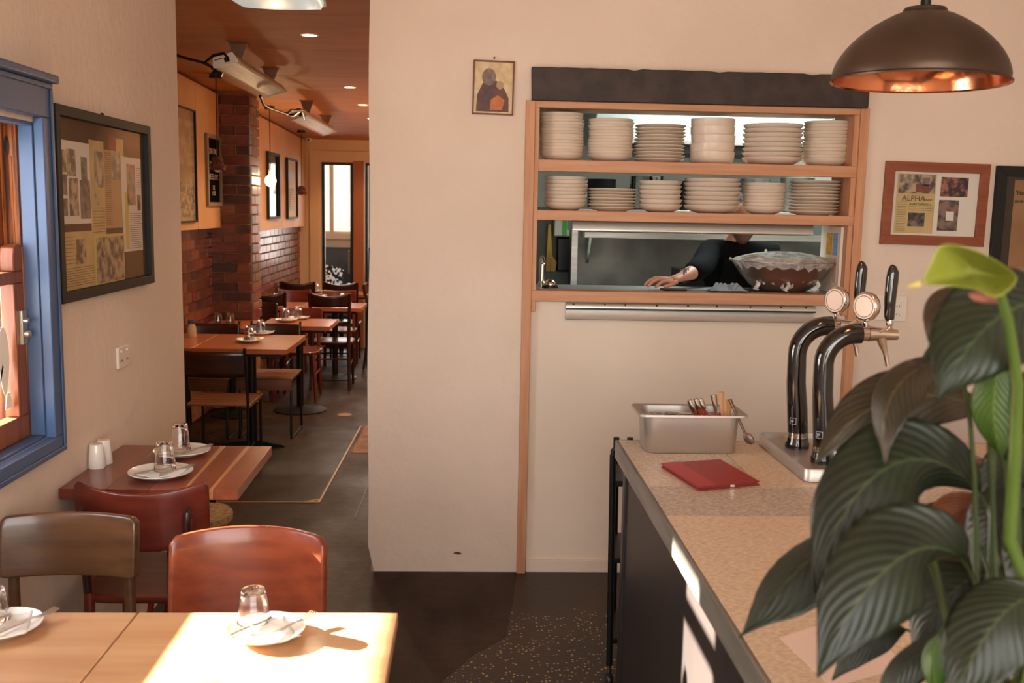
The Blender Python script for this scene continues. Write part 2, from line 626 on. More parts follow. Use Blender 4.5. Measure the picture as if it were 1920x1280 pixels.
def bricks(parent, origin, ax, length, z0, z1, nrm, course=0.0805, bl=0.223, stretch_odd=True, dark=0.0):
    """lays bricks one by one on a face: ax is 'x' or 'y', nrm the outward direction (dx,dy)"""
    n = int((z1 - z0) / course)
    meshes = {}
    for r in range(n):
        z = z1 - (r + 1) * course
        off = 0 if r % 2 else -bl / 2
        u = off
        while u < length - 0.01:
            a = max(u, 0)
            c = min(u + bl, length)
            u += bl
            if c - a < 0.03:
                continue
            L = round(c - a - 0.011, 3)
            k = random.randrange(3) if random.random() > 0.1 + dark else 3
            key = (L, k)
            if key not in meshes:
                q = MB()
                t = 0.014
                e = 0.003
                H = course - 0.011
                if ax == 'y':
                    sg = nrm[0]
                    q.hexa([(0, 0, 0), (sg * t, e, e), (sg * t, L - e, e), (0, L, 0), (0, 0, H), (sg * t, e, H - e), (sg * t, L - e, H - e), (0, L, H)])
                else:
                    sg = nrm[1]
                    q.hexa([(0, 0, 0), (L, 0, 0), (L - e, sg * t, e), (e, sg * t, e), (0, 0, H), (L, 0, H), (L - e, sg * t, H - e), (e, sg * t, H - e)])
                me = q.mesh('brick', False)
                import bmesh
                bm = bmesh.new()
                bm.from_mesh(me)
                bmesh.ops.recalc_face_normals(bm, faces=bm.faces)
                bm.to_mesh(me)
                bm.free()
                meshes[key] = me
            j = random.uniform(-.0025, .0025)
            if ax == 'y':
                loc = (origin[0] + nrm[0] * j, origin[1] + a + .005, z + .005)
            else:
                loc = (origin[0] + a + .005, origin[1] + nrm[1] * j, z + .005)
            put('brick', meshes[key], BR[k], parent, loc=loc)


WT1 = 1.50 + S(7.2)
bricks(wl, (LB, 7.0), 'y', PY0 - 7.0, 0.62, WT1, (1, 0))
pil = struct('wall_brick_pier', MB().box((LB, PY0 + .005, -.3), (-1.825, 8.725, 2.6)), MORTAR, smooth=False)
bricks(pil, (LB, PY0), 'x', LB * -1 - 1.82, 0.62, 2.52, (0, -1), dark=.1)
bricks(pil, (-1.82, PY0), 'y', .33, 0.62, 2.52, (1, 0))
WT2 = 1.50 + S(10.5)
bricks(wl, (LB, 8.73), 'y', 12.7 - 8.73, WT2 - 11 * .0805, WT2, (1, 0))
# tan panelling above the brick wainscot, each sheet its own piece
for a, c in ((4.4, 5.4), (5.408, 6.55), (6.558, 7.70), (7.708, PY0 - .002)):
    MB().hexa([(LB, a, WT1), (LP, a, WT1), (LP, c, WT1), (LB, c, WT1), (LB, a, 2.6 + S(a)), (LP, a, 2.6 + S(a)), (LP, c, 2.6 + S(c)), (LB, c, 2.6 + S(c))]).build('wall_panel', PANELB, wl, smooth=False)
for a, c in ((8.73, 9.9), (9.908, 11.1), (11.108, 12.2), (12.208, 12.7)):
    MB().hexa([(LB, a, WT2), (LP, a, WT2), (LP, c, WT2), (LB, c, WT2), (LB, a, 2.6 + S(a)), (LP, a, 2.6 + S(a)), (LP, c, 2.6 + S(c)), (LB, c, 2.6 + S(c))]).build('wall_panel', PANELB, wl, smooth=False)
# end wall with glazed doors
ENDW = mat('end_wall_paint', (214, 178, 142), None, rough=0.6)
DX0, DX1 = PY(602, 400, EY).x, PY(662, 400, EY).x
DZ = PY(630, 304, EY).z
b = MB().box((LB, EY, -.3), (DX0, EY + .15, 2.6)).box((DX0, EY, DZ), (.3, EY + .15, 2.6)).box((DX1, EY, -.3), (PY(683, 400, EY).x, EY + .15, DZ)).box((-1.0, EY, -.3), (.3, EY + .15, DZ))
struct('wall_end', b, ENDW, smooth=False)
b = MB()
for (a, c, z0, z1) in ((DX0 - .14, DX0 - .02, -.2, DZ + .14), (DX0 - .02, .2, DZ + .02, DZ + .14)):
    b.box((a, EY - .02, z0), (c, EY, z1))
struct('trim_4', b, ENDW, bev=.003)
struct('trim_5', MB().box((DX1 + .01, EY - .03, -.2), (PY(682, 400, EY).x, EY, DZ + .02)), mat('door_post_wood', (150, 84, 46), None, rough=.5), bev=.003)


def glass_door(name, x0, x1, lab=None):
    d = thing(name, None, None, ((x0 + x1) / 2, EY + .04, S(EY)))
    d['kind'] = 'structure'
    w = (x1 - x0) / 2
    H = DZ - S(EY)
    f = .035
    MB().box((-w, 0, 0), (-w + f, .05, H)).box((w - f, 0, 0), (w, .05, H)).box((-w + f, 0, H - f), (w - f, .05, H)).box((-w + f, 0, 0), (w - f, .05, .12)).build('door_frame', BLACKM, d)
    MB().box((-w + f, .02, .12), (w - f, .026, H - f)).build('pane', PANE, d)
    MB().tube([(w - .05, -.03, .95), (w - .05, -.03, 1.25)], .008, 8).build('door_handle', STEEL, d)
    return d


glass_door('door_1', DX0 + .005, DX1 - .005)
glass_door('door_2', PY(684, 400, EY).x, -1.0)
# courtyard room beyond the doors
SCREEN = mat('glowing_blind', (236, 232, 224), (214, 206, 196), (2, 1, 2), 0.8, emit=(255, 246, 232), estr=0.75)  # emission stands in for daylight coming through the blinds
GREYB = mat('dark_bench_vinyl', (50, 46, 44), None, rough=.4)
struct('floor_courtyard', MB().box((-3.6, EY + .15, -.3), (1.5, 16.6, S(EY))), CONCRETE, smooth=False)
struct('wall_courtyard', MB().box((-3.6, 16.4, -.2), (1.5, 16.6, 3.2)).box((-3.6, EY + .15, -.2), (-3.5, 16.4, 3.2)), ENDW, smooth=False)
struct('ceiling_courtyard', MB().box((-3.6, EY + .15, 3.2), (1.5, 16.6, 3.3)), ENDW, smooth=False)
w2 = thing('window_2', None, None, (-2.55, 16.36, 0))
w2['kind'] = 'structure'
for i in range(3):
    xx = -.78 + i * .56
    n_ = 12
    MB().grid(lambda u, v, xx=xx: (xx + .5 * u, .02 * sin(u * 20), 1.22 + 1.2 * v), n_, 2).build('roller_blind', SCREEN, w2, solid=.004)
    MB().box((xx + .5, -.05, 1.18), (xx + .56, .02, 2.5)).build('mullion', ENDW, w2)
MB().box((-.85, -.06, 1.1), (.95, .02, 1.18)).build('window_sill', ENDW, w2)
bn = thing('bench', 'dark padded bench under the bright windows beyond the glass door', 'bench', (-2.3, 15.6, S(EY)))
MB().box((-1.1, -.3, .1), (1.2, .3, .45)).build('seat', GREYB, bn, bev=.03)
MB().box((-1.1, .3, .1), (1.2, .45, 1.15)).build('backrest', GREYB, bn, bev=.03)
pat = mat('black_white_pattern', (232, 226, 214), (20, 18, 18), (22, 22, 22), .8, contrast=(.48, .52), detail=0)
cu_ = MB().grid(lambda u, v: ((u - .5) * .34, -.07 * sin(pi * u) * sin(pi * v), (v - .5) * .34), 10, 10)
cu_.grid(lambda u, v: ((u - .5) * .34, .07 * sin(pi * u) * sin(pi * v), (v - .5) * .34), 10, 10)
q = PY(622, 520, 15.3)
tag(cu_.build('cushion', pat, loc=(q.x, q.y, max(q.z, .5)), rot=(-.2, .25, 0)), 'black and white patterned cushion seen through the glass door', 'cushion')

# ---------------------------------------------------------------- blue window in the left wall
w1 = thing('window_1', None, None, (WX, 0, 0))
w1['kind'] = 'structure'
TO0, TO1, TZ0, TZ1 = WY0 - .2, 3.062, .885, 1.985


def casing(mb, y0, y1, z0, z1, wy, wz0, wz1, x0, x1):
    mb.box((x0, y0, z0), (x1, y1, z0 + wz0)).box((x0, y0, z1 - wz1), (x1, y1, z1)).box((x0, y0, z0 + wz0), (x1, y0 + wy, z1 - wz1)).box((x0, y1 - wy, z0 + wz0), (x1, y1, z1 - wz1))


m_ = MB()
casing(m_, TO0, TO1, TZ0, TZ1, .066, .05, .10, 0, .03)
casing(m_, TO0, TO1, TZ0, TZ1, .016, .016, .016, .03, .036)
m_.build('casing', BLUE, w1, bev=.004)
MB().box((0, TO0 - .02, TZ1), (.055, TO1 + .004, TZ1 + .025)).build('cap_moulding', BLUE, w1, bev=.006)
m_ = MB()
casing(m_, WY0, WY1, WZ0, WZ1, .010, .010, .010, -.042, 0.0)
m_.build('jamb_lining', BLUE, w1, bev=.002)
# lower sash
MZ = 1.42
m_ = MB()
casing(m_, WY0 + .012, WY1 - .012, WZ0 + .008, MZ + .02, .06, .070, .035, -.085, -.044)
sash = m_.build('lower_sash', SASH, w1, bev=.003)
MB().box((-.066, WY0 + .067, WZ0 + .075), (-.063, WY1 - .067, MZ - .01)).build('pane', PANE, sash)
m_ = MB()
m_.prism([(WY1 - .067, 1.44), (WY1 - .012, 1.44), (WY1 - .012, 1.50), (WY1 - .03, 1.52), (WY1 - .06, 1.51), (WY1 - .067, 1.48)], 0, -.085, -.044)
m_.build('sash_horn', SASH, w1, bev=.004)
# upper sash and the peeling pulley stile
m_ = MB()
casing(m_, WY0 + .012, WY1 - .014, MZ - .01, WZ1 - .012, .05, .035, .05, -.135, -.092)
m_.build('upper_sash', SASH, w1, bev=.003)
MB().box((-.115, WY0 + .06, MZ + .02), (-.112, WY1 - .06, WZ1 - .06)).build('upper_pane', PANE, w1)
m_ = MB().box((-.2, WY1 - .008, WZ0), (-.043, WY1, WZ1)).box((-.091, WY1 - .02, MZ + .02), (-.082, WY1 - .008, WZ1)).box((-.052, WY1 - .016, MZ + .09), (-.043, WY1 - .008, WZ1)).box((-.07, WY1 - .011, MZ + .09), (-.062, WY1 - .008, WZ1 - .1))
m_.box((-.2, WY0, WZ0), (-.043, WY0 + .008, WZ1)).box((-.2, WY0, WZ1 - .008), (-.043, WY1, WZ1)).box((-.2, WY0, WZ0), (-.043, WY1, WZ0 + .006))
m_.build('pulley_stile', OLDWOOD, w1, bev=.002)
m_ = MB()
m_.prism([(-.074 + .007 * cos(q_), 1.80 + .03 * sin(q_)) for q_ in [i * pi / 8 for i in range(16)]], 1, WY1 - .0095, WY1 - .007)
m_.v = [(x, y, z) for x, y, z in m_.v]
m_.build('pulley_slot', BLACKM, w1)
m_ = MB().box((-.044, WY1 - .050, 1.225), (-.034, WY1 - .018, 1.325))
m_.lathe([(0, 0), (.012, 0), (.012, .012), (.007, .016), (0, .016)], 16, Matrix.Translation((-.034, WY1 - .034, 1.255)) @ Matrix.Rotation(pi / 2, 4, 'Y'))
m_.lathe([(0, 0), (.008, 0), (.008, .014), (0, .014)], 12, Matrix.Translation((-.034, WY1 - .040, 1.295)) @ Matrix.Rotation(pi / 2, 4, 'Y'))
m_.build('sash_lock', mat('old_nickel', (190, 184, 168), None, rough=.3, metal=.8), w1, bev=.001)
# painted white leaf-shaped ornament on the pane, with its little foot
DEC = mat('white_sign_paint', (250, 246, 236), None, rough=.5)


def decal(cy, cz, w, h_):
    pts = []
    for k in range(24):
        a = 2 * pi * k / 24
        y = sin(a) * w * (1 if cos(a) > 0 else (1 - .35 * abs(cos(a)) ** .8))
        pts.append((cy + y, cz + cos(a) * h_))
    return pts


m_ = MB()
m_.prism(decal(2.885, 1.185, .035, .10), 0, -.0628, -.0622)
m_.prism([(2.895, 1.09), (2.915, 1.09), (2.925, 1.045), (2.88, 1.045)], 0, -.0628, -.0622)
m_.prism([(2.88, 1.17), (2.84, 1.09), (2.82, 1.07), (2.815, 1.075), (2.835, 1.10), (2.875, 1.18)], 0, -.0628, -.0622)
m_.build('sign_painting', DEC, w1)
# outside: blue timber screen and pale pavement
tag(MB().box((-12, -8, -.25), (WX - .3, 4.0, -.05)).build('pavement', mat('pavement', (150, 146, 140), None, rough=.8)), kind='structure')
osn = thing('street_screen', 'pale blue painted timber screen on the pavement outside the window', 'screen', (-2.5, 2.6, -.05))
aw = thing('added_awning', 'added unseen canvas awning cutting the sun outside the window', 'awning', (0, 0, 0))  # out of view, added to cut off the upper sunlight
AWN = mat('awning_canvas', (120, 116, 108), None, rough=.9)
MB().hexa([(WX - .27, -1.5, 2.62), (WX - 1.35, -1.5, 2.00), (WX - 1.35, 4.0, 2.03), (WX - .27, 4.0, 2.62), (WX - .27, -1.5, 2.64), (WX - 1.35, -1.5, 2.02), (WX - 1.35, 4.0, 2.05), (WX - .27, 4.0, 2.64)]).build('canopy', AWN, aw)
MB().box((WX - .80, .4, 1.44), (WX - .78, 2.93, 2.30)).build('sun_blocker_panel', AWN, aw)  # unseen panel added outside to block part of the sun on the counter
OB = mat('pale_blue_paint', (126, 162, 196), None, rough=.5)
for k in range(7):
    MB().box((-.015, -.1 + k * .26, 0), (.015, .14 + k * .26, 1.36)).build('board', OB, osn, bev=.003)
MB().box((-.05, -.12, 1.3), (.05, 1.72, 1.38)).build('top_rail', OB, osn, bev=.004)

# ---------------------------------------------------------------- serving hatch shelves
def shelf(label, z_top, lip, y1, x0=.29, x1=1.69, name='wall_shelf'):
    s = thing(name, label, 'shelf', (0, 0, z_top))
    MB().box((x0, 4.358, -lip), (x1, 4.383, 0)).build('front_edge', BOARDH, s, bev=.002)
    MB().box((x0, 4.383, -.022), (x1, y1, 0)).build('board', BOARDH, s, bev=.001)
    return s


shelf('upper wooden hatch shelf directly under the dark lintel holding six stacks of crockery', 1.861, .05, 4.66)
shelf('lower wooden hatch shelf holding six stacks of crockery above the serving gap', 1.644, .043, 4.66)
t = thing('top_rail', 'thin wooden rail across the top of the hatch under the dark lintel', 'rail', (0, 0, 2.108))
MB().box((.272, 4.358, -.028), (1.69, 4.40, 0)).build('rail', BOARDH, t, bev=.002)
MB().box((.292, 4.40, -.02), (1.666, 4.66, 0)).build('soffit_board', PANELW, t)
sl = shelf('wooden serving sill at the bottom of the kitchen hatch', 1.294, .048, 4.45, .272, 1.69, 'serving_sill')
MB().box((.292, 4.45, -.022), (1.666, 4.72, 0.0)).build('bench_top', STEEL, sl)
# right jamb panel with stickers
jp = thing('jamb_panel', 'white jamb panel with a blue and yellow sticker at the right of the hatch', 'panel', (1.664, 4.40, 1.296))
MB().box((-.012, .0, 0), (0, .25, .30)).build('board', PANELW, jp)
MB().box((-.0135, .03, .17), (-.012, .09, .27)).build('sticker', mat('blue_print', (120, 146, 184), (150, 170, 200), (4, 30, 80), .6), jp)
MB().box((-.0135, .10, .17), (-.012, .17, .27)).build('sticker', mat('yellow_print', (216, 168, 60), (190, 140, 50), (4, 30, 80), .6), jp)
MB().box((-.0135, .03, .05), (-.012, .07, .16)).build('sticker', mat('pink_print', (206, 150, 130), (220, 190, 180), (4, 30, 80), .6), jp)

# crockery -----------------------------------------------------
bowl_prof = [(0, 0), (.052, 0), (.055, .003), (.058, .003), (.078, .010), (.094, .024), (.1, .036), (.0975, .037), (.091, .026), (.074, .0135), (.04, .009), (0, .009)]
plate_prof = [(0, 0), (.06, 0), (.063, .003), (.09, .010), (.1, .017), (.0985, .0195), (.088, .0135), (.06, .0065), (0, .006)]
deep_prof = [(0, 0), (.07, 0), (.074, .002), (.090, .010), (.098, .026), (.1, .055), (.0965, .056), (.094, .028), (.084, .013), (.04, .009), (0, .009)]
MES = {}


def crock(kind):
    if kind not in MES:
        me = MB().lathe({'bowl': bowl_prof, 'plate': plate_prof, 'deep bowl': deep_prof}[kind], 40).mesh(kind, True, 50)
        me.materials.append(CERAM)
        MES[kind] = me
    return MES[kind]


ORD = ['topmost', 'second from top', 'third from top', 'fourth from top', 'fifth from top', 'sixth from top', 'seventh from top', 'eighth from top', 'ninth from top', 'tenth from top', 'eleventh from top', 'twelfth from top', 'thirteenth from top', 'fourteenth from top', 'fifteenth from top', 'sixteenth from top', 'seventeenth from top']
POS = ['leftmost', 'second', 'third', 'fourth', 'fifth', 'rightmost']


def stack(shelfname, z, si, px, wpx, ytop, n, kind, tilt=0.0, stepf=None, kinds=None):
    yc = 4.515
    cx = PY(px, 300, yc).x
    r = wpx / 1867 * 4.45 / 2
    ztop = PY(px, ytop, yc - r * .8).z
    hs = {'bowl': .037, 'plate': .0195, 'deep bowl': .056}
    k0 = r / .1
    pit = (ztop - z - hs[kind] * (1 if kind != 'bowl' else 1)) / (n - 1)
    zz_ = z
    rng = random.Random(si * 7 + int(z * 100))
    for i in range(n):
        kd = kind
        me = crock(kd)
        o = bpy.data.objects.new(kd.replace(' ', '_'), me)
        COL.objects.link(o)
        jit = .0025
        o.location = (cx + rng.uniform(-jit, jit) + tilt * i * .001, yc + rng.uniform(-jit, jit), zz_)
        o.rotation_euler = (0, 0, rng.uniform(0, 6))
        s_ = k0 * rng.uniform(.985, 1.0)
        o.scale = (s_, s_, 1)
        zz_ += pit
        rank = 'lowest' if i == n - 1 - (n - 1) else ORD[n - 1 - i]
        if i == 0:
            rank = 'lowest'
        pos = POS[si] + (' from left' if 0 < si < 5 else '')
        tag(o, 'cream %s, %s in the %s stack on the %s hatch shelf' % (kd.replace('deep ', ''), rank.replace(' from top', '') + (' from top' if 'from' in rank else ''), pos.replace(' from left', ''), shelfname), 'plate' if kd == 'plate' else 'bowl', 'crockery on the %s hatch shelf' % shelfname)


U, L = 1.861, 1.644
for a in ((0, 1053, 84, 210, 14, 'bowl', -.3), (1, 1143, 86, 221, 13, 'bowl', .2), (2, 1235, 96, 232, 11, 'plate', .3), (3, 1335, 84, 220, 5, 'deep bowl', -.5), (4, 1447, 114, 230, 8, 'bowl', 0), (5, 1546, 87, 225, 12, 'bowl', .3)):
    stack('upper', U, *a)
for a in ((0, 1062, 82, 330, 8, 'bowl', 0), (1, 1149, 92, 353, 7, 'plate', .3), (2, 1240, 84, 338, 6, 'bowl', 0), (3, 1338, 109, 333, 7, 'bowl', 0), (4, 1436, 82, 342, 8, 'bowl', 0), (5, 1529, 97, 338, 10, 'plate', .3)):
    stack('lower', L, *a)

# stainless docket rail under the sill and heat lamp hood under the lower shelf
t = thing('docket_rail', 'long stainless docket rail fixed to the wall under the serving sill', 'rail', (0, 4.385, 1.167))
m_ = MB()
m_.prism([(0, 0), (-.022, 0), (-.024, .002), (-.005, .045), (-.005, .05), (0, .05)], 0, .427, 1.542)
m_.build('apron', STEEL, t)
m_ = MB().prism([(0, .046), (-.018, .046), (-.026, .052), (-.026, .062), (-.018, .074), (0, .074)], 0, .427, 1.545)
m_.build('grip', STEEL, t)
MB().box((.427, -.0275, .045), (1.545, -.02, .050)).build('gasket', BLACKP, t)
for x in (.46, .60, .69, .83, .97, 1.10, 1.25, 1.39, 1.50):
    MB().lathe([(0, 0), (.005, 0), (.004, .003), (0, .003)], 8, Matrix.Translation((x, -.022, .067)) @ Matrix.Rotation(pi / 2, 4, 'X')).build('screw', BLACKM, t)
t = thing('heat_lamp_hood', 'long stainless heat lamp hood hanging under the lower hatch shelf', 'hood', (0, 4.50, 1.601))
HX0, HX1 = PY(1068, 430, 4.5).x, PY(1512, 430, 4.5).x
m_ = MB().prism([(-.085, .016), (.10, .016), (.12, -.03), (.12, -.045), (-.105, -.045), (-.105, -.036), (-.09, .0)], 0, HX0, HX1)
m_.build('housing', STEEL, t, bev=.003)
MB().box((HX0 + .05, -.06, -.046), (HX1 - .05, .07, -.0405)).build('reflector', CHROME, t)

# ---------------------------------------------------------------- kitchen
GREYW = mat('kitchen_grey_wall', (128, 132, 126), (118, 122, 116), (2, 2, 2), .5)
PALEK = mat('kitchen_pale_wall', (214, 222, 216), None, rough=.5)
struct('wall_kitchen_back', MB().box((.27, 6.5, -.1), (3.3, 6.6, 1.66)), GREYW, smooth=False)
struct('wall_kitchen_upper', MB().box((.27, 6.5, 1.66), (3.3, 6.6, 2.8)), PALEK, smooth=False)
struct('wall_kitchen_right', MB().box((3.2, 4.6, -.1), (3.3, 6.5, 2.8)), GREYW, smooth=False)
struct('wall_kitchen_left', MB().box((.27, 4.6, -.1), (.28, 6.5, 2.8)), GREYW, smooth=False)
struct('floor_kitchen', MB().box((.27, 4.62, -.1), (3.3, 6.5, 0)), GREYW, smooth=False)
struct('ceiling_kitchen', MB().box((.27, 4.6, 2.7), (3.3, 6.6, 2.8)), PALEK, smooth=False)
t = thing('range_hood', 'large pale steel extraction hood in the kitchen behind the upper stacks', 'hood', (0, 5.9, 1.98))
xa, xb = PY(1118, 230, 5.9).x, PY(1560, 230, 5.9).x
MB().prism([(0, .07), (.55, .07), (.55, .6), (.12, .6), (0, .3)], 0, xa, xb).build('canopy', mat('pale_enamel', (206, 214, 210), None, rough=.35), t, bev=.004)
MB().box((xa, -.01, .06), (xb, .0, .08)).build('rim', STEEL, t)
MB().box((xa + .1, .02, 0.01), (xb - .1, .5, .06)).build('filter', BLACKM, t)
# kitchen wall shelf with cookware
SH = 1.655
t = thing('kitchen_shelf', 'stainless wall shelf in the kitchen behind the lower stacks', 'shelf', (0, 5.80, SH))
MB().box((.62, 0, -.03), (2.05, .24, 0)).build('board', STEEL, t, bev=.002)
for x in (.75, 1.9):
    MB().prism([(.02, -.03), (.24, -.03), (.24, -.10)], 0, x, x + .02).build('bracket', STEEL, t)


def pot(px, r, h_, m, lab, cat='pot', lid=False, handle=True, y=5.93, z=SH):
    x = PY(px, 350, y).x
    p = thing('cooking_pot' if cat == 'pot' else 'mixing_bowl', lab, cat, (x, y, z))
    MB().lathe([(0, 0), (r * .85, 0), (r * .95, .01), (r, h_), (r * 1.03, h_ + .004), (r * .97, h_ + .004), (r * .9, .014), (0, .012)], 28).build('body', m, p)
    if handle:
        MB().tube([(r * .95, 0, h_ * .8), (r * 1.25, 0, h_ * .85), (r * 1.5, -.03, h_ * .9)], .012, 8).build('handle', BLACKP, p)
    if lid:
        MB().lathe([(r, h_ + .004), (r * .6, h_ + .02), (.02, h_ + .026), (.02, h_ + .045), (0, h_ + .046)], 24).build('lid', m, p)
    return p


pot(1128, .085, .17, BLACKM, 'black cooking pot on the kitchen shelf behind the second stack', handle=False)
pot(1168, .045, .12, BLACKM, 'black saucepan on the kitchen shelf left of the steel bowl', handle=False, y=6.0)
pot(1212, .10, .19, CHROME, 'shiny steel bowl on the kitchen shelf behind the third stack', 'bowl', handle=False, y=5.9)
pot(1288, .04, .17, BLACKM, 'narrow black pot on the kitchen shelf right of the steel bowl', y=5.92)
pot(1415, .09, .19, STEEL, 'steel pot on the kitchen shelf behind the fifth stack', handle=False, y=5.95)
pot(1495, .10, .20, STEEL, 'broad steel pot on the kitchen shelf behind the rightmost stack', handle=False, y=5.95)
# steel splash panel, bench and dispenser
xs0, xs1 = PY(1066, 480, 6.3).x, PY(1545, 480, 6.3).x
t = thing('steel_cabinet', 'large brushed steel cabinet filling the kitchen behind the serving gap', 'cabinet', (0, 6.0, 0))
DST = mat('dull_steel', (112, 110, 104), (96, 95, 90), (5, 5, 5), .45, .55, rvar=.1)
MB().box((xs0, 0.06, 0), (xs1, .28, 1.52)).build('body', DST, t, bev=.004)
MB().box((xs0 - .01, 0.04, 0.1), (xs0 + .03, .06, 1.56)).build('side_rail', STEEL, t, bev=.002)
MB().box((xs0 + .05, -.12, 1.485), (xs1, .02, 1.52)).build('ledge', STEEL, t, bev=.002)
MB().prism([(-.1, 1.485), (.02, 1.485), (.02, 1.33)], 0, xs0 + .08, xs0 + .095).build('bracket', STEEL, t)
t = thing('prep_bench', 'dark under-counter fridge bench behind the cook', 'bench', (0, 5.45, 0))
MB().box((.72, 0, .0), (2.6, .45, 1.16)).build('body', DST, t, bev=.004)
MB().box((.70, -.02, 1.16), (2.62, .47, 1.19)).build('bench_top', STEEL, t, bev=.003)
q = PY(1322, 532, 5.38)
t = thing('small_oven', 'small black box with a steel edge on the bench beside the cook', 'oven', (q.x, 5.6, 1.19))
MB().box((-.12, -.12, 0), (.18, .12, .14)).build('body', BLACKM, t, bev=.003)
MB().box((-.12, -.125, .12), (.18, -.12, .14)).build('trim', STEEL, t)
q = PY(1046, 475, 6.35)
t = thing('towel_dispenser', 'yellow and black holder on the grey kitchen wall at left', 'dispenser', (q.x, 6.44, 1.25))
m_ = MB().prism([(-.07, .0), (-.01, .0), (.0, .06), (-.03, .1), (-.045, .3), (-.06, .3)], 1, -.03, .05)
m_.build('yellow_shell', mat('yellow_plastic', (214, 160, 40), None, rough=.4), t)
MB().box((.0, -.02, 0), (.11, .05, .22)).build('body', BLACKP, t, bev=.01)
q = PY(1062, 432, 6.3)
t = thing('soap_dispenser', 'white dispenser with a green stripe above the yellow holder', 'dispenser', (q.x, 6.42, 1.475))
MB().box((-.07, -.02, 0), (.06, .06, .16)).build('body', WHITEP, t, bev=.008)
MB().box((-.015, -.024, 0.01), (.012, -.0205, .15)).build('stripe', mat('green_print', (90, 190, 70), None, rough=.4), t)
# things on the sill, left end
q = PY(1032, 540, 4.50)
t = thing('order_bell', 'small black spike stand with a chrome bell at the left end of the sill', 'bell', (q.x, 4.52, 1.294))
MB().lathe([(0, 0), (.038, 0), (.038, .01), (.034, .012), (0, .012)], 24).build('base', BLACKM, t)
MB().lathe([(.028, .014), (.027, .022), (.016, .036), (0, .04)], 24).build('bell', CHROME, t)
MB().tube([(0, 0, .036), (0, 0, .135)], .0015, 6).build('spike', BLACKM, t)
q = PY(1019, 520, 4.54)
t = thing('pepper_mill', 'slim glass and chrome mill at the far left of the sill', 'mill', (q.x, 4.64, 1.294))
MB().lathe([(0, 0), (.018, 0), (.018, .015), (.013, .02), (.013, .10), (.017, .105), (.012, .125), (.006, .14), (0, .142)], 16).build('body', CHROME, t)
# tray held down on sill, cloth, wrapped bowl
q0 = PY(1225, 535, 4.50)
t = thing('order_pad', 'flat black order pad lying on the sill under the hand', 'pad', (.925, 4.47, 1.2945), rz=.1)
MB().box((-.055, -.03, 0), (.055, .03, .009)).build('cover', BLACKP, t, bev=.003)
MB().box((.05, -.02, 0), (.20, .03, .003)).build('sheet', mat('grey_sheet', (96, 92, 88), None, rough=.6), t)
rg = random.Random(3)


def clothf(u, v):
    x = (u - .5) * .17
    y = (v - .5) * .08
    e = min(1, 5 * min(u, 1 - u)) * min(1, 5 * min(v, 1 - v))
    return (x, y, .003 + e * (.014 + .012 * sin(u * 17 + v * 5) + .007 * sin(v * 22 - u * 9)))


tag(MB().grid(clothf, 30, 16).build('cleaning_cloth', mat('blue_grey_cloth', (150, 164, 172), (130, 144, 154), (30, 30, 30), .9), solid=.002, loc=(1.165, 4.45, 1.2985)), 'crumpled pale blue cloth on the sill beside the wrapped bowl', 'cloth')
bw = thing('wrapped_bowl', 'big steel bowl covered in crinkled cling film on the serving sill', 'bowl', (1.452, 4.575, 1.2945))
MB().lathe([(0, 0), (.10, 0), (.13, .01), (.19, .07), (.232, .135), (.236, .137), (.236, .139), (.226, .138), (.183, .073), (.12, .014), (0, .010)], 48).build('bowl', mat('bowl_steel', (158, 136, 124), None, rough=.3, metal=.85), bw)


def film_mat():
    m = bpy.data.materials.new('cling_film')
    m.use_nodes = True
    nt = m.node_tree
    p = nt.nodes['Principled BSDF']
    p.inputs['Base Color'].default_value = lin((226, 220, 214))
    p.inputs['Roughness'].default_value = .18
    n_ = nt.nodes.new('ShaderNodeTexNoise')
    n_.inputs['Scale'].default_value = 16
    n_.inputs['Detail'].default_value = 5
    n_.inputs['Distortion'].default_value = 1.6
    tc = nt.nodes.new('ShaderNodeTexCoord')
    nt.links.new(tc.outputs['Object'], n_.inputs['Vector'])
    r_ = nt.nodes.new('ShaderNodeMapRange')
    r_.inputs['From Min'].default_value = .38
    r_.inputs['From Max'].default_value = .68
    r_.inputs['To Min'].default_value = .42
    r_.inputs['To Max'].default_value = .92
    nt.links.new(n_.outputs['Fac'], r_.inputs[0])
    nt.links.new(r_.outputs[0], p.inputs['Alpha'])
    b_ = nt.nodes.new('ShaderNodeBump')
    b_.inputs['Strength'].default_value = .7
    b_.inputs['Distance'].default_value = .01
    nt.links.new(n_.outputs['Fac'], b_.inputs['Height'])
    nt.links.new(b_.outputs[0], p.inputs['Normal'])
    return m


FILM = film_mat()


def filmf(u, v):
    a = 2 * pi * u
    w = .5 + .5 * sin(5 * a + 1) * cos(2 * a)
    if v < .45:
        r = .238 * v / .45
        z = .139 + .042 * (1 - (r / .238) ** 2) + .003 * sin(14 * a) * (v / .45)
    else:
        q = (v - .45) / .55
        low = .135 - (.075 + .05 * w) * q
        r = .24 - (.139 - low) * .88 + .006 * sin(23 * a) * q + .004 * q
        z = low
    return (r * cos(a), r * sin(a), z)


MB().grid(filmf, 96, 22).build('cling_film', FILM, bw, ang=80)
for k, (a, s_) in enumerate(((-1.75, 1), (-2.6, 1.1), (-.75, .9))):
    r = .165
    x, y = r * cos(a), r * sin(a)
    MB().tube([(x, y, .06), (x * 1.02 + .01, y * 1.05, .035), (x * .98 - .012, y * 1.07, .012), (x * .99 + .006, y * 1.02, .008)], [.008, .010, .011, .006], 8, flat=.5).build('film_twist', FILM, bw)

# ---------------------------------------------------------------- cook
ck = thing('person', 'person in a black shirt and apron reaching over the serving sill', 'person', (0, 0, 0))


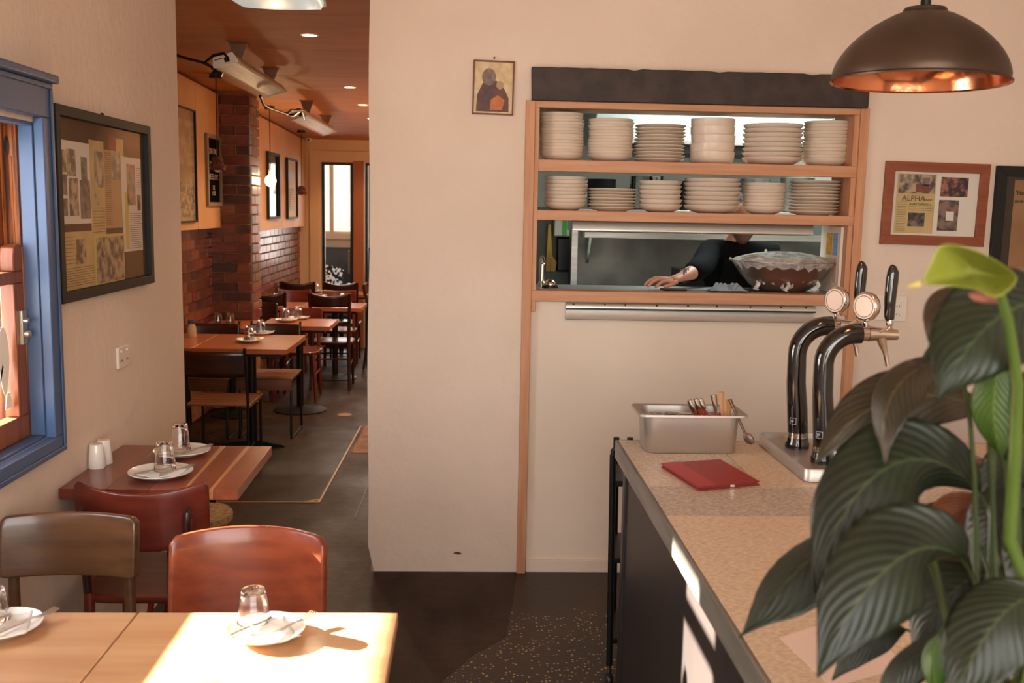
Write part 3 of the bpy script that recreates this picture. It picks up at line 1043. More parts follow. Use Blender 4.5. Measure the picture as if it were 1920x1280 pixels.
def skin(name, pts, edges, m, parent, sub=2, root=0):
    import bmesh
    me = bpy.data.meshes.new(name)
    bm = bmesh.new()
    ly = bm.verts.layers.skin.verify()
    vv = []
    for i, p in enumerate(pts):
        v = bm.verts.new(p[:3])
        r = p[3]
        v[ly].radius = (r, p[4] if len(p) > 4 else r)
        v[ly].use_root = (i == root)
        vv.append(v)
    for e in edges:
        bm.edges.new((vv[e[0]], vv[e[1]]))
    bm.to_mesh(me)
    bm.free()
    me.materials.append(m)
    o = bpy.data.objects.new(name, me)
    COL.objects.link(o)
    o.parent = parent
    s_ = o.modifiers.new('skin', 'SKIN')
    s_.use_smooth_shade = True
    if sub:
        q_ = o.modifiers.new('sub', 'SUBSURF')
        q_.levels = q_.render_levels = sub
    return o


SKIN = mat('skin', (198, 140, 112), (184, 124, 98), (20, 20, 20), .5, bump=.05, bsc=120)
SHIRT = mat('black_cloth', (14, 14, 14), None, spec=.1, rough=.9, bump=.2, bsc=60)
PX_, PY_ = 1.36, 5.02
P = [(PX_, PY_ + .06, .95, .14, .10), (PX_, PY_ + .04, 1.12, .135, .10), (PX_, PY_ + .01, 1.30, .155, .11), (PX_, PY_, 1.42, .12, .09), (PX_, PY_ - .01, 1.50, .058, .058), (PX_, PY_ - .035, 1.555, .06, .065),
     (PX_ - .15, PY_ - .01, 1.435, .062), (1.135, 4.80, 1.395, .05), (1.075, 4.68, 1.375, .045), (.985, 4.575, 1.35, .029, .024), (.95, 4.55, 1.342, .034, .017), (.925, 4.53, 1.338, .036, .014),
     (PX_ + .16, PY_ - .01, 1.43, .062), (PX_ + .24, PY_ - .02, 1.20, .048), (PX_ + .20, PY_ - .20, 1.13, .036), (PX_ + .14, PY_ - .30, 1.20, .026),
     (PX_ - .10, PY_ + .07, .88, .10), (PX_ - .11, PY_ + .05, .48, .066), (PX_ - .11, PY_ + .09, .09, .042), (PX_ - .11, PY_ - .05, .035, .034),
     (PX_ + .10, PY_ + .07, .88, .10), (PX_ + .11, PY_ + .05, .48, .066), (PX_ + .11, PY_ + .09, .09, .042), (PX_ + .11, PY_ - .05, .035, .034)]
Ed = [(0, 1), (1, 2), (2, 3), (3, 4), (4, 5), (3, 6), (6, 7), (7, 8), (8, 9), (9, 10), (10, 11), (3, 12), (12, 13), (13, 14), (14, 15), (0, 16), (16, 17), (17, 18), (18, 19), (0, 20), (20, 21), (21, 22), (22, 23)]
skin('body', P, Ed, SKIN, ck)
P2 = [(x, y, z, *[r + .014 for r in rr]) for (x, y, z, *rr) in P]
up = lambda p, d: (p[0], p[1], p[2] + d, *p[3:])
shirt = [P2[0], P2[1], P2[2], up(P2[3], .012), (PX_, PY_ - .003, 1.502, .076, .074), up(P2[6], .014), P2[7], (1.075, 4.68, 1.375, .056), (1.025, 4.625, 1.362, .048), up(P2[12], .016), P2[13], (PX_ + .205, PY_ - .18, 1.135, .05)]
skin('shirt', shirt, [(0, 1), (1, 2), (2, 3), (3, 4), (3, 5), (5, 6), (6, 7), (7, 8), (3, 9), (9, 10), (10, 11)], SHIRT, ck)
skin('trousers', [P2[0], P2[16], P2[17], (PX_ - .11, PY_ + .09, .12, .058), P2[20], P2[21], (PX_ + .11, PY_ + .09, .12, .058)], [(0, 1), (1, 2), (2, 3), (0, 4), (4, 5), (5, 6)], SHIRT, ck)


def apf(u, v):
    a = (u - .5) * 2.2
    w = .215 if v < .6 else .215 - .1 * (v - .6) / .4
    return (PX_ + w * sin(a) / .9 * .8, PY_ + .0 - .145 * cos(a * .7) - .012 + .03 * (1 - v), .62 + .80 * v)


ap = MB().grid(apf, 16, 16).build('apron', mat('black_apron', (18, 18, 18), None, spec=.15, rough=.8, bump=.1, bsc=50), ck, solid=.006)
for q in ((1370, 485), (1436, 470)):
    w_ = PY(q[0], q[1], PY_ - .175)
    MB().lathe([(0, .004), (.007, .003), (.008, 0), (0, 0)], 14, Matrix.Translation(w_) @ Matrix.Rotation(pi / 2, 4, 'X')).build('button', mat('gold_button', (214, 190, 130), None, rough=.25, metal=.8), ap)
# fingers on the reaching hand
FP = [((.905, 4.548, 1.342), (-.045, .000, .004), (-.030, -.002, -.014), (-.018, -.002, -.020)),
      ((.899, 4.533, 1.344), (-.048, -.008, .003), (-.034, -.004, -.015), (-.018, -.003, -.022)),
      ((.902, 4.517, 1.341), (-.046, -.013, .001), (-.030, -.007, -.016), (-.016, -.004, -.020)),
      ((.909, 4.503, 1.334), (-.034, -.016, -.002), (-.022, -.007, -.015), (-.012, -.003, -.014))]
for k, f_ in enumerate(FP):
    p0 = Vector(f_[0]) + Vector((.028, .004, -.002))
    pts_ = [p0, Vector(f_[0])]
    for d_ in f_[1:]:
        pts_.append(pts_[-1] + Vector(d_))
    rr = [.009, .0092, .0086, .0078, .0062]
    skin('finger', [(*p, r) for p, r in zip(pts_, rr)], [(0, 1), (1, 2), (2, 3), (3, 4)], SKIN, ck, 2)
skin('thumb', [(.955, 4.535, 1.335, .013), (.935, 4.508, 1.325, .0115), (.905, 4.498, 1.314, .0095), (.882, 4.497, 1.308, .007)], [(0, 1), (1, 2), (2, 3)], SKIN, ck, 2)
for k in range(3):
    MB().tube([(.995 + k * .012 + .026 * cos(a) * .3, 4.583 + k * .014 + .031 * cos(a), 1.352 + k * .002 + .033 * sin(a)) for a in [i * pi / 8 for i in range(17)]], .0035, 6, False).build('bracelet', mat('dark_cord', (70, 56, 46), None, rough=.7), ck)
# head (mostly behind the shelf): skull with nose, ears, jaw and beard
hd = MB()


def headf(u, v):
    th = 2 * pi * u
    ph = pi * v
    x = .076 * sin(ph) * cos(th)
    y = .097 * sin(ph) * sin(th)
    z = .118 * cos(ph)
    if z < 0:
        x *= 1 - .28 * (-z / .118)
        y = y * (1 - .12 * (-z / .118)) - .012 * (-z / .118)
    if sin(th) < -.6:
        y -= .022 * math.exp(-((x / .013) ** 2) - (((z + .012) / .022) ** 2))
        y += .010 * math.exp(-(((abs(x) - .03) / .014) ** 2) - (((z - .012) / .014) ** 2))
        y -= .006 * math.exp(-((x / .026) ** 2) - (((z + .055) / .010) ** 2))
        y -= .008 * math.exp(-((x / .024) ** 2) - (((z + .10) / .016) ** 2))
    return (x, y, z)


HC = Vector((PX_ - .0, PY_ - .05, 1.615))
hd.grid(headf, 40, 28)
ho = hd.build('head', SKIN, ck, loc=HC)
for s_ in (-1, 1):
    MB().lathe([(0, .009), (.007, .006), (.0095, 0), (.007, -.006), (0, -.009)], 12, Matrix.Translation((s_ * .03, -.078, .012))).build('eye', mat('eye_white', (226, 220, 212), None, rough=.2), ho)
    MB().lathe([(0, 0), (.012, .003), (.02, .006), (.022, .0), (.014, -.004), (0, -.004)], 12, Matrix.Translation((s_ * .076, .0, .0)) @ Matrix.Rotation(s_ * pi / 2, 4, 'Y') @ Matrix.Scale(1.5, 4, (1, 0, 0))).build('ear', SKIN, ho)
HAIR = mat('dark_hair', (40, 28, 22), (28, 20, 16), (80, 80, 20), .7, bump=.5, bsc=120)
MB().grid(lambda u, v: tuple(Vector(headf(u, v * .42)) * 1.06 + Vector((0, .012, .004))), 32, 12).build('hair', HAIR, ho)
MB().grid(lambda u, v: tuple(Vector(headf(.54 + .42 * u, .70 + .26 * v)) * 1.045), 20, 8).build('beard', mat('stubble', (120, 84, 68), (86, 60, 48), (200, 200, 60), .7), ho)
MB().tube([(-.022, -.101, -.055), (0, -.108, -.055), (.022, -.101, -.055)], .0035, 8).build('mouth', mat('lip', (170, 96, 84), None, rough=.4), ho)

# ---------------------------------------------------------------- bar counter
CT = .92
CX0, CX1, CY0, CY1 = .478, 2.1, .62, 3.108
STONE = [mat('granite_tile_%d' % i, a, b_, (90, 240, 90), .36, detail=6, contrast=(.40, .62), bump=.04, bsc=150, rvar=.08) for i, (a, b_) in enumerate((((216, 198, 176), (168, 150, 130)), ((220, 196, 168), (188, 164, 136)), ((200, 184, 166), (150, 134, 118))))]
ct = thing('bar_counter', 'dark panelled bar counter with speckled stone tile top', 'counter', (0, 0, 0))
CBK = mat('counter_dark_panel', (48, 42, 40), (38, 33, 32), (3, 3, 3), .38)
MB().box((CX0 + .03, CY0, .0), (CX1, CY1 - .02, CT - .055)).build('body', CBK, ct, bev=.002)
MB().box((CX0 + .005, CY0, .86), (CX1, CY1 - .005, CT - .02)).build('core', BLACKM, ct)
MB().box((CX0 + .022, CY1 - .06, 0), (CX0 + .034, CY1 - .02, .87)).build('corner_post', CBK, ct, bev=.002)
m_ = MB().prism([(CX0 - .004, .862), (CX0 + .004, .862), (CX0 + .004, CT - .001), (CX0 - .004, CT - .001)], 1, CY0, CY1)
m_.prism([(CX0 + .004, .862), (CX0 + .03, .862), (CX0 + .03, .868), (CX0 + .004, .868)], 1, CY0, CY1)
m_.build('edge_channel', mat('zinc_edge', (150, 146, 138), (124, 121, 115), (30, 4, 30), .35, .7), ct, bev=.001)
MB().box((CX0, CY1 - .002, .862), (CX1, CY1 + .004, CT - .001)).build('edge_channel', MATS['zinc_edge'], ct)
ys = [CY0, 1.10, 1.783, 2.318, 2.572, CY1 - .003]
for r in range(len(ys) - 1):
    xs = [CX0 + .005, 1.03 + .12 * (r % 2), 1.60, CX1] if r != 4 else [CX0 + .005, .79, 1.4, CX1]
    for c in range(len(xs) - 1):
        MB().box((xs[c] + .001, ys[r] + .001, CT - .02), (xs[c + 1] - .001, ys[r + 1] - .001, CT - random.uniform(0, .0004))).build('tile', STONE[{4: 1, 3: 2, 2: 1, 1: 1, 0: 0}[r]] if c else STONE[{4: 0, 3: 2, 2: 1, 1: 1, 0: 0}[r]], ct, smooth=False)
# black folding trolley behind the counter end
t = thing('folding_trolley', 'black tubular trolley with a caster standing at the far end of the counter', 'trolley', (.505, 3.27, 0))
for x, y in ((0, 0), (.05, .0), (.05, .26), (.10, .26)):
    MB().tube([(x, y, .08), (x - .012, y, .83)], .011, 8).build('upright', BLACKM, t)
MB().tube([(-.012, 0, .80), (-.012, 0, .845), (.0, 0, .858), (.05, 0, .858)], .009, 8).build('handle', BLACKM, t)
for z in (.16, .45, .72):
    MB().hexa([(-.008, -.006, z), (.05, -.006, z), (.108, .266, z), (.045, .266, z), (-.008, -.006, z + .02), (.05, -.006, z + .02), (.108, .266, z + .02), (.045, .266, z + .02)]).build('crossbar', BLACKM, t, bev=.003)
for x, y in ((0, 0), (.10, .26)):
    MB().tube([(x, y, .08), (x, y, .055)], .008, 8).build('caster_stem', CHROME, t)
    MB().lathe([(0, -.011), (.024, -.011), (.027, -.006), (.027, .006), (.024, .011), (0, .011)], 18, Matrix.Translation((x, y, .028)) @ Matrix.Rotation(pi / 2, 4, 'Y')).build('caster_wheel', BLACKP, t)

# steel pan with cutlery
def rrect(w, d, r, n=5):
    o = []
    for cx, cy, a0 in ((w - r, d - r, 0), (-w + r, d - r, pi / 2), (-w + r, -d + r, pi), (w - r, -d + r, 1.5 * pi)):
        for k in range(n + 1):
            a = a0 + k / n * pi / 2
            o.append((cx + r * cos(a), cy + r * sin(a)))
    return o


def loft(mb, rings, close_first=True, close_last=False):
    n = len(rings[0])
    b0 = len(mb.v)
    for r in rings:
        mb.v += [tuple(p) for p in r]
    for i in range(len(rings) - 1):
        for k in range(n):
            a = b0 + i * n + k
            c = b0 + i * n + (k + 1) % n
            mb.f.append((a, c, c + n, a + n))
    if close_first:
        mb.f.append(tuple(b0 + k for k in range(n))[::-1])
    if close_last:
        e = b0 + (len(rings) - 1) * n
        mb.f.append(tuple(e + k for k in range(n)))
    return mb


def ring(w, d, r, z):
    return [(x, y, z) for x, y in rrect(w, d, r)]


pn = thing('cutlery_pan', 'deep stainless steel pan on the counter holding cutlery handles', 'pan', (.682, 3.0, CT))
m_ = MB()
loft(m_, [ring(.135, .065, .03, .0), ring(.14, .07, .032, .004), ring(.146, .074, .034, .105), ring(.148, .076, .034, .118), ring(.165, .09, .02, .121), ring(.167, .092, .02, .117), ring(.165, .09, .02, .123), ring(.147, .075, .034, .1205), ring(.144, .073, .034, .105), ring(.138, .068, .032, .006)], True, True)
m_.build('body', PANST, pn, ang=60)


def cutlery(name, kind, lab, loc, rot, group='cutlery standing in the pan', col=None):
    t_ = thing(name, lab, 'cutlery', loc, rot=rot, group=group)
    HM = col or CUTST
    if kind == 'knife':
        MB().tube([(0, 0, 0), (.03, 0, 0), (.085, 0, 0), (.09, 0, 0)], [.0045, .0055, .0045, .003], 10, flat=.6).build('knife_handle', HM, t_)
        MB().hexa([(.088, -.004, -.0008), (.18, -.007, -.0004), (.19, .004, -.0004), (.088, .005, -.0008), (.088, -.004, .0008), (.18, -.007, .0004), (.19, .004, .0004), (.088, .005, .0008)]).build('blade', CUTST, t_)
    elif kind == 'fork':
        MB().tube([(0, 0, 0), (.04, 0, .001), (.11, 0, .002), (.13, 0, .0)], [.006, .005, .0028, .004], 8, flat=.3).build('fork_handle', HM, t_)
        MB().hexa([(.128, -.005, -.001), (.15, -.011, -.002), (.15, .011, -.002), (.128, .005, -.001), (.128, -.005, .0005), (.15, -.011, -.0005), (.15, .011, -.0005), (.128, .005, .0005)]).build('fork_neck', CUTST, t_)
        for k in range(4):
            y = -.0095 + k * .0063
            MB().tube([(.149, y, -.0012), (.17, y, .001), (.185, y, .004)], [.0017, .0015, .001], 6).build('tine', CUTST, t_)
    else:
        MB().tube([(0, 0, 0), (.06, 0, .001), (.13, 0, .002)], [.006, .004, .003], 8, flat=.4).build('spoon_handle', HM, t_)
        MB().lathe([(0, -.005), (.012, -.003), (.018, .001), (.016, .001), (.010, -.0015), (0, -.003)], 16, Matrix.Translation((.15, 0, .003)) @ Matrix.Scale(1.5, 4, (1, 0, 0))).build('spoon_bowl', CHROME, t_)
    return t_


WOODH = mat('pale_handle', (186, 140, 96), None, rough=.4)
for (px, py, lean, kind, lab, colr) in ((1293, 750, .42, 'knife', 'steel knife handle leaning left in the pan, leftmost of three', CHROME), (1304, 748, .40, 'knife', 'steel knife handle leaning left in the pan, middle of three', CHROME), (1313, 748, .38, 'knife', 'steel knife handle leaning left in the pan, rightmost of three', CHROME),
                                        (1338, 740, .15, 'fork', 'steel fork handle upright near the middle right of the pan', CHROME), (1352, 735, .08, 'spoon', 'brown handled spoon, the tallest one in the pan', WOODH), (1361, 749, 0.02, 'fork', 'pale brown fork handle right of the tallest one in the pan', WOODH), (1367, 749, -.02, 'fork', 'pale brown fork handle at the right side of the pan', WOODH)):
    q = PY(px, py, 3.0)
    rm = Matrix.Rotation(-lean, 3, 'Y') @ Matrix.Rotation(pi / 2, 3, 'Y')
    cutlery('table_' + kind, kind, lab, q, rm.to_euler(), col=colr).scale = (.62, 1.75, 1.75)
for k, (px, py) in enumerate(((1250, 775), (1262, 778), (1287, 777))):
    q = PY(px, py, 3.0)
    cutlery('table_spoon', 'spoon', ('steel spoon bowl showing at the left inside the pan', 'steel spoon lying next to the leftmost spoon in the pan', 'dark spoon lying in the middle of the pan')[k], (q.x + .10, 3.0 + .01 * k, CT + .095 + .004 * k), (0, -.05, pi + .1 * k))
m_ = MB().box((.02, -.05, .09), (.13, .05, .104))
tag(m_.build('red_tray_insert', mat('red_plastic', (176, 62, 44), None, rough=.5), loc=(.682, 3.0, CT)), 'red plastic liner inside the cutlery pan', 'liner')
# spoon hanging outside the pan at right
t = thing('serving_tongs', 'dark steel serving spoon leaning over the right rim of the pan', 'spoon', (0, 0, 0))
a, b_, c = PY(1368, 748, 2.97), PY(1397, 812, 2.93), PY(1411, 832, 2.92)
m1 = mat('dark_steel', (110, 92, 80), None, rough=.35, metal=.8)
MB().tube([a, a.lerp(b_, .5), b_], [.006, .004, .004], 8).build('spoon_handle', m1, t)
MB().tube([b_, b_.lerp(c, .3), b_.lerp(c, .7), c], [.005, .014, .014, .004], 10, flat=.35).build('spoon_bowl', m1, t)

# red tablet case
pa, pb, pc, pd = PZ(1239, 876, CT), PZ(1350, 868, CT), PZ(1424, 910, CT), PZ(1309, 921, CT)
t = thing('tablet_case', 'red leather tablet case lying closed on the counter', 'case', (0, 0, CT))
RED = mat('red_leather', (150, 34, 34), (138, 28, 28), (40, 40, 40), .5, bump=.1, bsc=300)


def quad(pts, z0, z1):
    return MB().hexa([(p.x, p.y, z0) for p in pts] + [(p.x, p.y, z1) for p in pts])


quad([pd, pc, pb, pa], 0.0005, .004).build('back_cover', RED, t, bev=.001)
ins = lambda p, k: p.lerp((pa + pb + pc + pd) / 4, k)
quad([ins(pd, .04), ins(pc, .04), ins(pb, .04), ins(pa, .04)], .004, .009).build('tablet', mat('tablet_grey', (110, 70, 64), None, rough=.3), t)
quad([pd, pc, pb, pa], .009, .0125).build('front_cover', RED, t, bev=.001)
quad([pd, pd.lerp(pc, .3), pa.lerp(pb, .3), pa], .0125, .0135).build('cover_flap', mat('red_leather_worn', (164, 48, 48), None, rough=.5), t)
e = pd.lerp(pc, .55)
MB().box((e.x - .006, e.y - .002, .004), (e.x + .006, e.y + .001, .010)).build('clasp', CHROME, t)
# printed menu sheet
t = thing('menu_sheet', 'printed pale menu sheet lying on the counter under the plant leaves', 'menu', (0, 0, CT))
qs = [PZ(x, y, CT) for x, y in ((1462, 1196), (1560, 1290), (1700, 1250), (1600, 1150))]
quad(qs, .0005, .0012).build('paper', mat('pinkish_paper', (226, 200, 186), None, rough=.7), t)
for k in range(9):
    a = qs[0].lerp(qs[3], .40 + k * .05).lerp(qs[1].lerp(qs[2], .40 + k * .05), .12)
    b_ = qs[0].lerp(qs[3], .40 + k * .05).lerp(qs[1].lerp(qs[2], .40 + k * .05), .75)
    MB().tube([(a.x, a.y, .0013), (b_.x, b_.y, .0013)], .0006, 4).build('printed_line', mat('ink_brown', (120, 90, 80), None, rough=.8), t)
# stacked white cups / condiment behind the leaves
for k, (px, py, lab) in enumerate(((1695, 1000, 'pale paper cup standing on the counter behind the plant leaves'), (1800, 1180, 'white paper cup on the counter low behind the plant stems'))):
    q = PZ(px, py + 30, CT)
    tag(MB().lathe([(0, 0), (.028, 0), (.036, .085), (.038, .087), (.036, .089), (.034, .085), (.026, .004), (0, .004)], 20).build('paper_cup', WHITEP, loc=q), lab, 'cup')

# drip tray and beer towers
TX0, TX1, TY0, TY1 = .925, 1.50, 2.615, 3.075
t = thing('drip_tray', 'shallow stainless drip tray under the two beer towers', 'tray', ((TX0 + TX1) / 2, (TY0 + TY1) / 2, CT))
w_, d_ = (TX1 - TX0) / 2, (TY1 - TY0) / 2
m_ = MB()
loft(m_, [ring(w_ - .004, d_ - .004, .02, 0), ring(w_, d_, .022, .003), ring(w_, d_, .022, .036), ring(w_ - .002, d_ - .002, .02, .038), ring(w_ - .006, d_ - .006, .018, .036), ring(w_ - .007, d_ - .007, .018, .02)], True, True)
m_.build('tray_body', PANST, t, ang=50)
gr = MB()
gx0 = .0
for i in range(22):
    x = -.07 + i * .0155
    gr.box((x, -.17, .021), (x + .0035, .20, .026))
for j in range(26):
    y = -.17 + j * .0145
    gr.box((-.07, y, .0215), (.27, y + .003, .0255))
gr.build('drain_grid', STEEL, t, smooth=False)


def tower(name, lab, x, y, zs, near):
    tw = thing(name, lab, 'beer tap', (x, y, CT + .0205))
    zt = .375 + zs
    R_ = .088
    pts_ = [(0, 0, .045), (-.006, 0, .12), (-.014, 0, .20), (-.016, 0, zt - R_)]
    rr = [.031, .031, .029, .028]
    for k in range(1, 9):
        a = k / 8 * pi / 2 * .93
        pts_.append((-.016 + R_ * (1 - cos(a)), 0, zt - R_ + R_ * sin(a)))
        rr.append(.028 + .001 * k / 8)
    pts_.append((pts_[-1][0] + .022, 0, pts_[-1][2] + .001))
    rr.append(.029)
    MB().tube(pts_, rr, 28).build('column', BLACKG, tw, ang=60)
    MB().lathe([(0, 0), (.037, 0), (.037, .012), (.034, .020), (.032, .030), (0, .030)], 32).build('base_foot', BLACKG, tw)
    m2 = MB().lathe([(.03, .030), (.0322, .031), (.0322, .037), (.030, .038), (.030, .040), (.0322, .041), (.0322, .047), (.030, .048)], 32)
    m2.build('chrome_band', CHROME, tw)
    ex, ez = pts_[-1][0], pts_[-1][2]
    MB().tube([(ex - .004, 0, ez), (ex + .02, 0, ez), (ex + .021, 0, ez), (ex + .045, 0, ez), (ex + .092, 0, ez - .002), (ex + .106, 0, ez - .002)], [.021, .021, .023, .019, .0155, .015], 20).build('tap_body', CHROME, tw, ang=50)
    MB().tube([(ex + .016, 0, ez + .01), (ex + .012, 0, ez + .035)], .007, 12).build('badge_stem', CHROME, tw)
    # round badge turned towards the customers on the left
    BM = Matrix.Translation((ex + .010, -.004, ez + .078)) @ Matrix.Rotation(-1.02, 4, 'Z') @ Matrix.Rotation(pi / 2, 4, 'X')
    bo = MB().lathe([(0, -.012), (.036, -.012), (.041, -.008), (.0425, 0), (.0405, .008), (.036, .011), (.0355, .009), (0, .009)], 36, BM).build('badge_rim', CHROME, tw, ang=50)
    MB().lathe([(0, .0095), (.035, .0095), (.0352, .0105), (0, .0115)], 32, BM).build('badge_face', mat('badge_cream', (236, 214, 196), None, rough=.3), bo)
    MB().lathe([(.029, .0112), (.0300, .0122), (.0310, .0112)], 32, BM).build('badge_ring', mat('badge_print', (110, 90, 84), None, rough=.5), bo)
    # valve, handle, spout
    hx = ex + .082
    MB().lathe([(0, 0), (.008, 0), (.0095, .006), (.007, .010), (.010, .016), (.0105, .026), (.008, .034), (0, .034)], 18, Matrix.Translation((hx, 0, ez + .010))).build('valve_collar', CHROME, tw)
    MB().tube([(hx, 0, ez + .04), (hx - .002, 0, ez + .05), (hx - .003, 0, ez + .10), (hx - .001, 0, ez + .155), (hx, 0, ez + .175), (hx - .003, 0, ez + .190), (hx - .006, 0, ez + .196)], [.0125, .0145, .0165, .0175, .0165, .0105, .004], 20, flat=.75).build('tap_handle', BLACKG, tw, ang=60)
    MB().tube([(hx - .022, 0, ez - .010), (hx - .014, 0, ez - .035), (hx - .008, 0, ez - .05), (hx - .002, 0, ez - .07), (hx + .003, 0, ez - .092)], [.016, .011, .0075, .007, .0065], 16).build('spout', CHROME, tw)
    MB().tube([(ex + .05, -.016, ez + .008), (ex + .062, -.02, ez + .016), (ex + .068, -.02, ez + .024)], [.004, .003, .002], 8).build('side_lever', CHROME, tw)
    # small square emblem near the foot
    ea = -2.35
    EM = Matrix.Translation((.0315 * cos(ea) - .002, .0315 * sin(ea), .085)) @ Matrix.Rotation(ea + pi / 2, 4, 'Z') @ Matrix.Rotation(pi / 2, 4, 'X')
    f2 = MB()
    for (a0, b0, a1, b1) in ((-.010, -.010, .010, -.009), (-.010, .009, .010, .010), (-.010, -.009, -.009, .009), (.009, -.009, .010, .009)):
        f2.box((a0, b0, -.001), (a1, b1, .0012), EM)
    IW = mat('emblem_silver', (170, 176, 176), None, rough=.4)
    f2.build('emblem_frame', IW, tw)
    text('IP', .013, IW, tw, EM @ Matrix.Translation((-.0075, -.005, .0006)), 'emblem_letters')
    return tw


tower('beer_tower', 'nearer black swan-neck beer tower with a cream round badge', 1.028, 2.765, .0, True)
tower('beer_tower', 'farther black swan-neck beer tower behind the other at left', 1.012, 2.95, .0, False)
q = PZ(1572, 880, CT + .0205)
tag(MB().lathe([(0, 0), (.022, 0), (.022, .074), (.021, .0755), (0, .0755)], 32).build('steel_cylinder', STEEL, loc=(q.x, q.y, CT + .0205)), 'short stainless steel cylinder on the drip tray beside the beer tower', 'cylinder')

# wall plates
def wallplate(lab, q, w, h_, nrm, knobs, name='power_outlet', cat='outlet'):
    t_ = thing(name, lab, cat, q, rz=(0 if nrm == 'y' else pi / 2))
    MB().box((-w / 2, -.010, -h_ / 2), (w / 2, -.0, h_ / 2)).build('cover_plate', WHITEP, t_, bev=.002)
    for (x, z, r) in knobs:
        MB().lathe([(0, 0), (r, 0), (r * .8, .004), (0, .005)], 14, Matrix.Translation((x, -.010, z)) @ Matrix.Rotation(pi / 2, 4, 'X')).build('switch_button', WHITEP, t_)
    return t_


def sockets(t_, pts_):
    for (x, z) in pts_:
        for dx, ang in ((-.006, .4), (.006, -.4)):
            MB().box((-.001, -.0112, -.004), (.001, -.0098, .004), Matrix.Translation((x + dx, 0, z)) @ Matrix.Rotation(ang, 4, 'Y')).build('pin_slot', BLACKM, t_)


a = PX(228, 668, WX)
sockets(wallplate('cream power outlet on the left wall above the slab table', (WX, a.y, a.z), .115, .078, 'x', [(-.03, .022, .006), (.03, .022, .006)]), [(-.03, -.012), (.03, -.012)])
a = PY(1655, 576, FY)
wallplate('blank switch plate on the front wall behind the tap handles', (a.x, FY - .0, a.z), .07, .115, 'y', [(0, 0, .007)], 'switch_plate', 'switch')
a = PY(1684, 578, FY)
sockets(wallplate('white power outlet with two sockets right of the tap handles', (a.x, FY, a.z), .07, .115, 'y', [(.012, .022, .009), (.012, -.03, .008)]), [(-.005, .01), (-.005, -.025)])
# small chip in the pillar plaster
a = PY(858, 1037, FY - .001)
tag(MB().prism([(a.x - .02, a.z), (a.x - .008, a.z + .008), (a.x + .006, a.z + .006), (a.x + .022, a.z - .002), (a.x + .004, a.z - .006)], 1, FY - .002, FY + .001).build('plaster_chip', mat('bare_render', (110, 70, 48), None, rough=.9)), 'small brown chip in the plaster near the foot of the pillar', 'chip')

# ---------------------------------------------------------------- pictures
def photo_mat(name, c1, c2, s=8, rough=.5):
    return mat(name, c1, c2, (s, s, s), rough, detail=6, contrast=(.42, .58))


PAPERS = mat('aged_paper', (196, 170, 118), (182, 156, 104), (10, 10, 10), .8)
PAPERW = mat('white_paper', (214, 206, 194), None, rough=.8)
PAPERY = mat('yellow_paper', (200, 178, 96), None, rough=.8)
INK = mat('print_grey', (96, 84, 66), None, rough=.9)
PH1 = photo_mat('photo_dark', (40, 34, 34), (120, 100, 90), 30)
PH2 = photo_mat('photo_mixed', (70, 60, 50), (170, 150, 120), 26)
PH3 = photo_mat('photo_red', (36, 24, 30), (150, 90, 76), 40)


def picture(name, lab, M, w, h_, fw, fm, back, items, depth=.022, glass=True, cat='picture'):
    """M maps local (x right, y up, z out of wall). items: (x0,y0,x1,y1,mat,layer,name)"""
    t_ = thing(name, lab, cat, (0, 0, 0))
    t_.matrix_world = M
    W_, H_ = w / 2, h_ / 2
    m2 = MB()
    for poly in (((-W_, -H_), (W_, -H_), (W_ - fw, -H_ + fw), (-W_ + fw, -H_ + fw)), ((W_, -H_), (W_, H_), (W_ - fw, H_ - fw), (W_ - fw, -H_ + fw)), ((W_, H_), (-W_, H_), (-W_ + fw, H_ - fw), (W_ - fw, H_ - fw)), ((-W_, H_), (-W_, -H_), (-W_ + fw, -H_ + fw), (-W_ + fw, H_ - fw))):
        m2.prism(poly, 2, 0.0005, depth)
    m2.build('frame', fm, t_, smooth=False, bev=.0015)
    MB().box((-W_ + fw * .8, -H_ + fw * .8, .001), (W_ - fw * .8, H_ - fw * .8, .006)).build('backing', back, t_, smooth=False)
    for (x0, y0, x1, y1, m3, ly, nm) in items:
        MB().box((x0, y0, .006), (x1, y1, .0065 + ly * .0007)).build(nm, m3, t_, smooth=False)
    if glass:
        MB().box((-W_ + fw * .8, -H_ + fw * .8, .0125), (W_ - fw * .8, H_ - fw * .8, .0137)).build('glass_pane', PANE, t_, smooth=False)
    return t_


def lines(x0, y0, x1, y1, step, ly=2, lw=.0016, m=None):
    out = []
    y = y1
    k = 0
    while y - lw > y0:
        out.append((x0, y - lw, x1 - (.15 * (x1 - x0) if k % 5 == 4 else 0), y, m or INK, ly, 'text_line'))
        y -= step
        k += 1
    return out


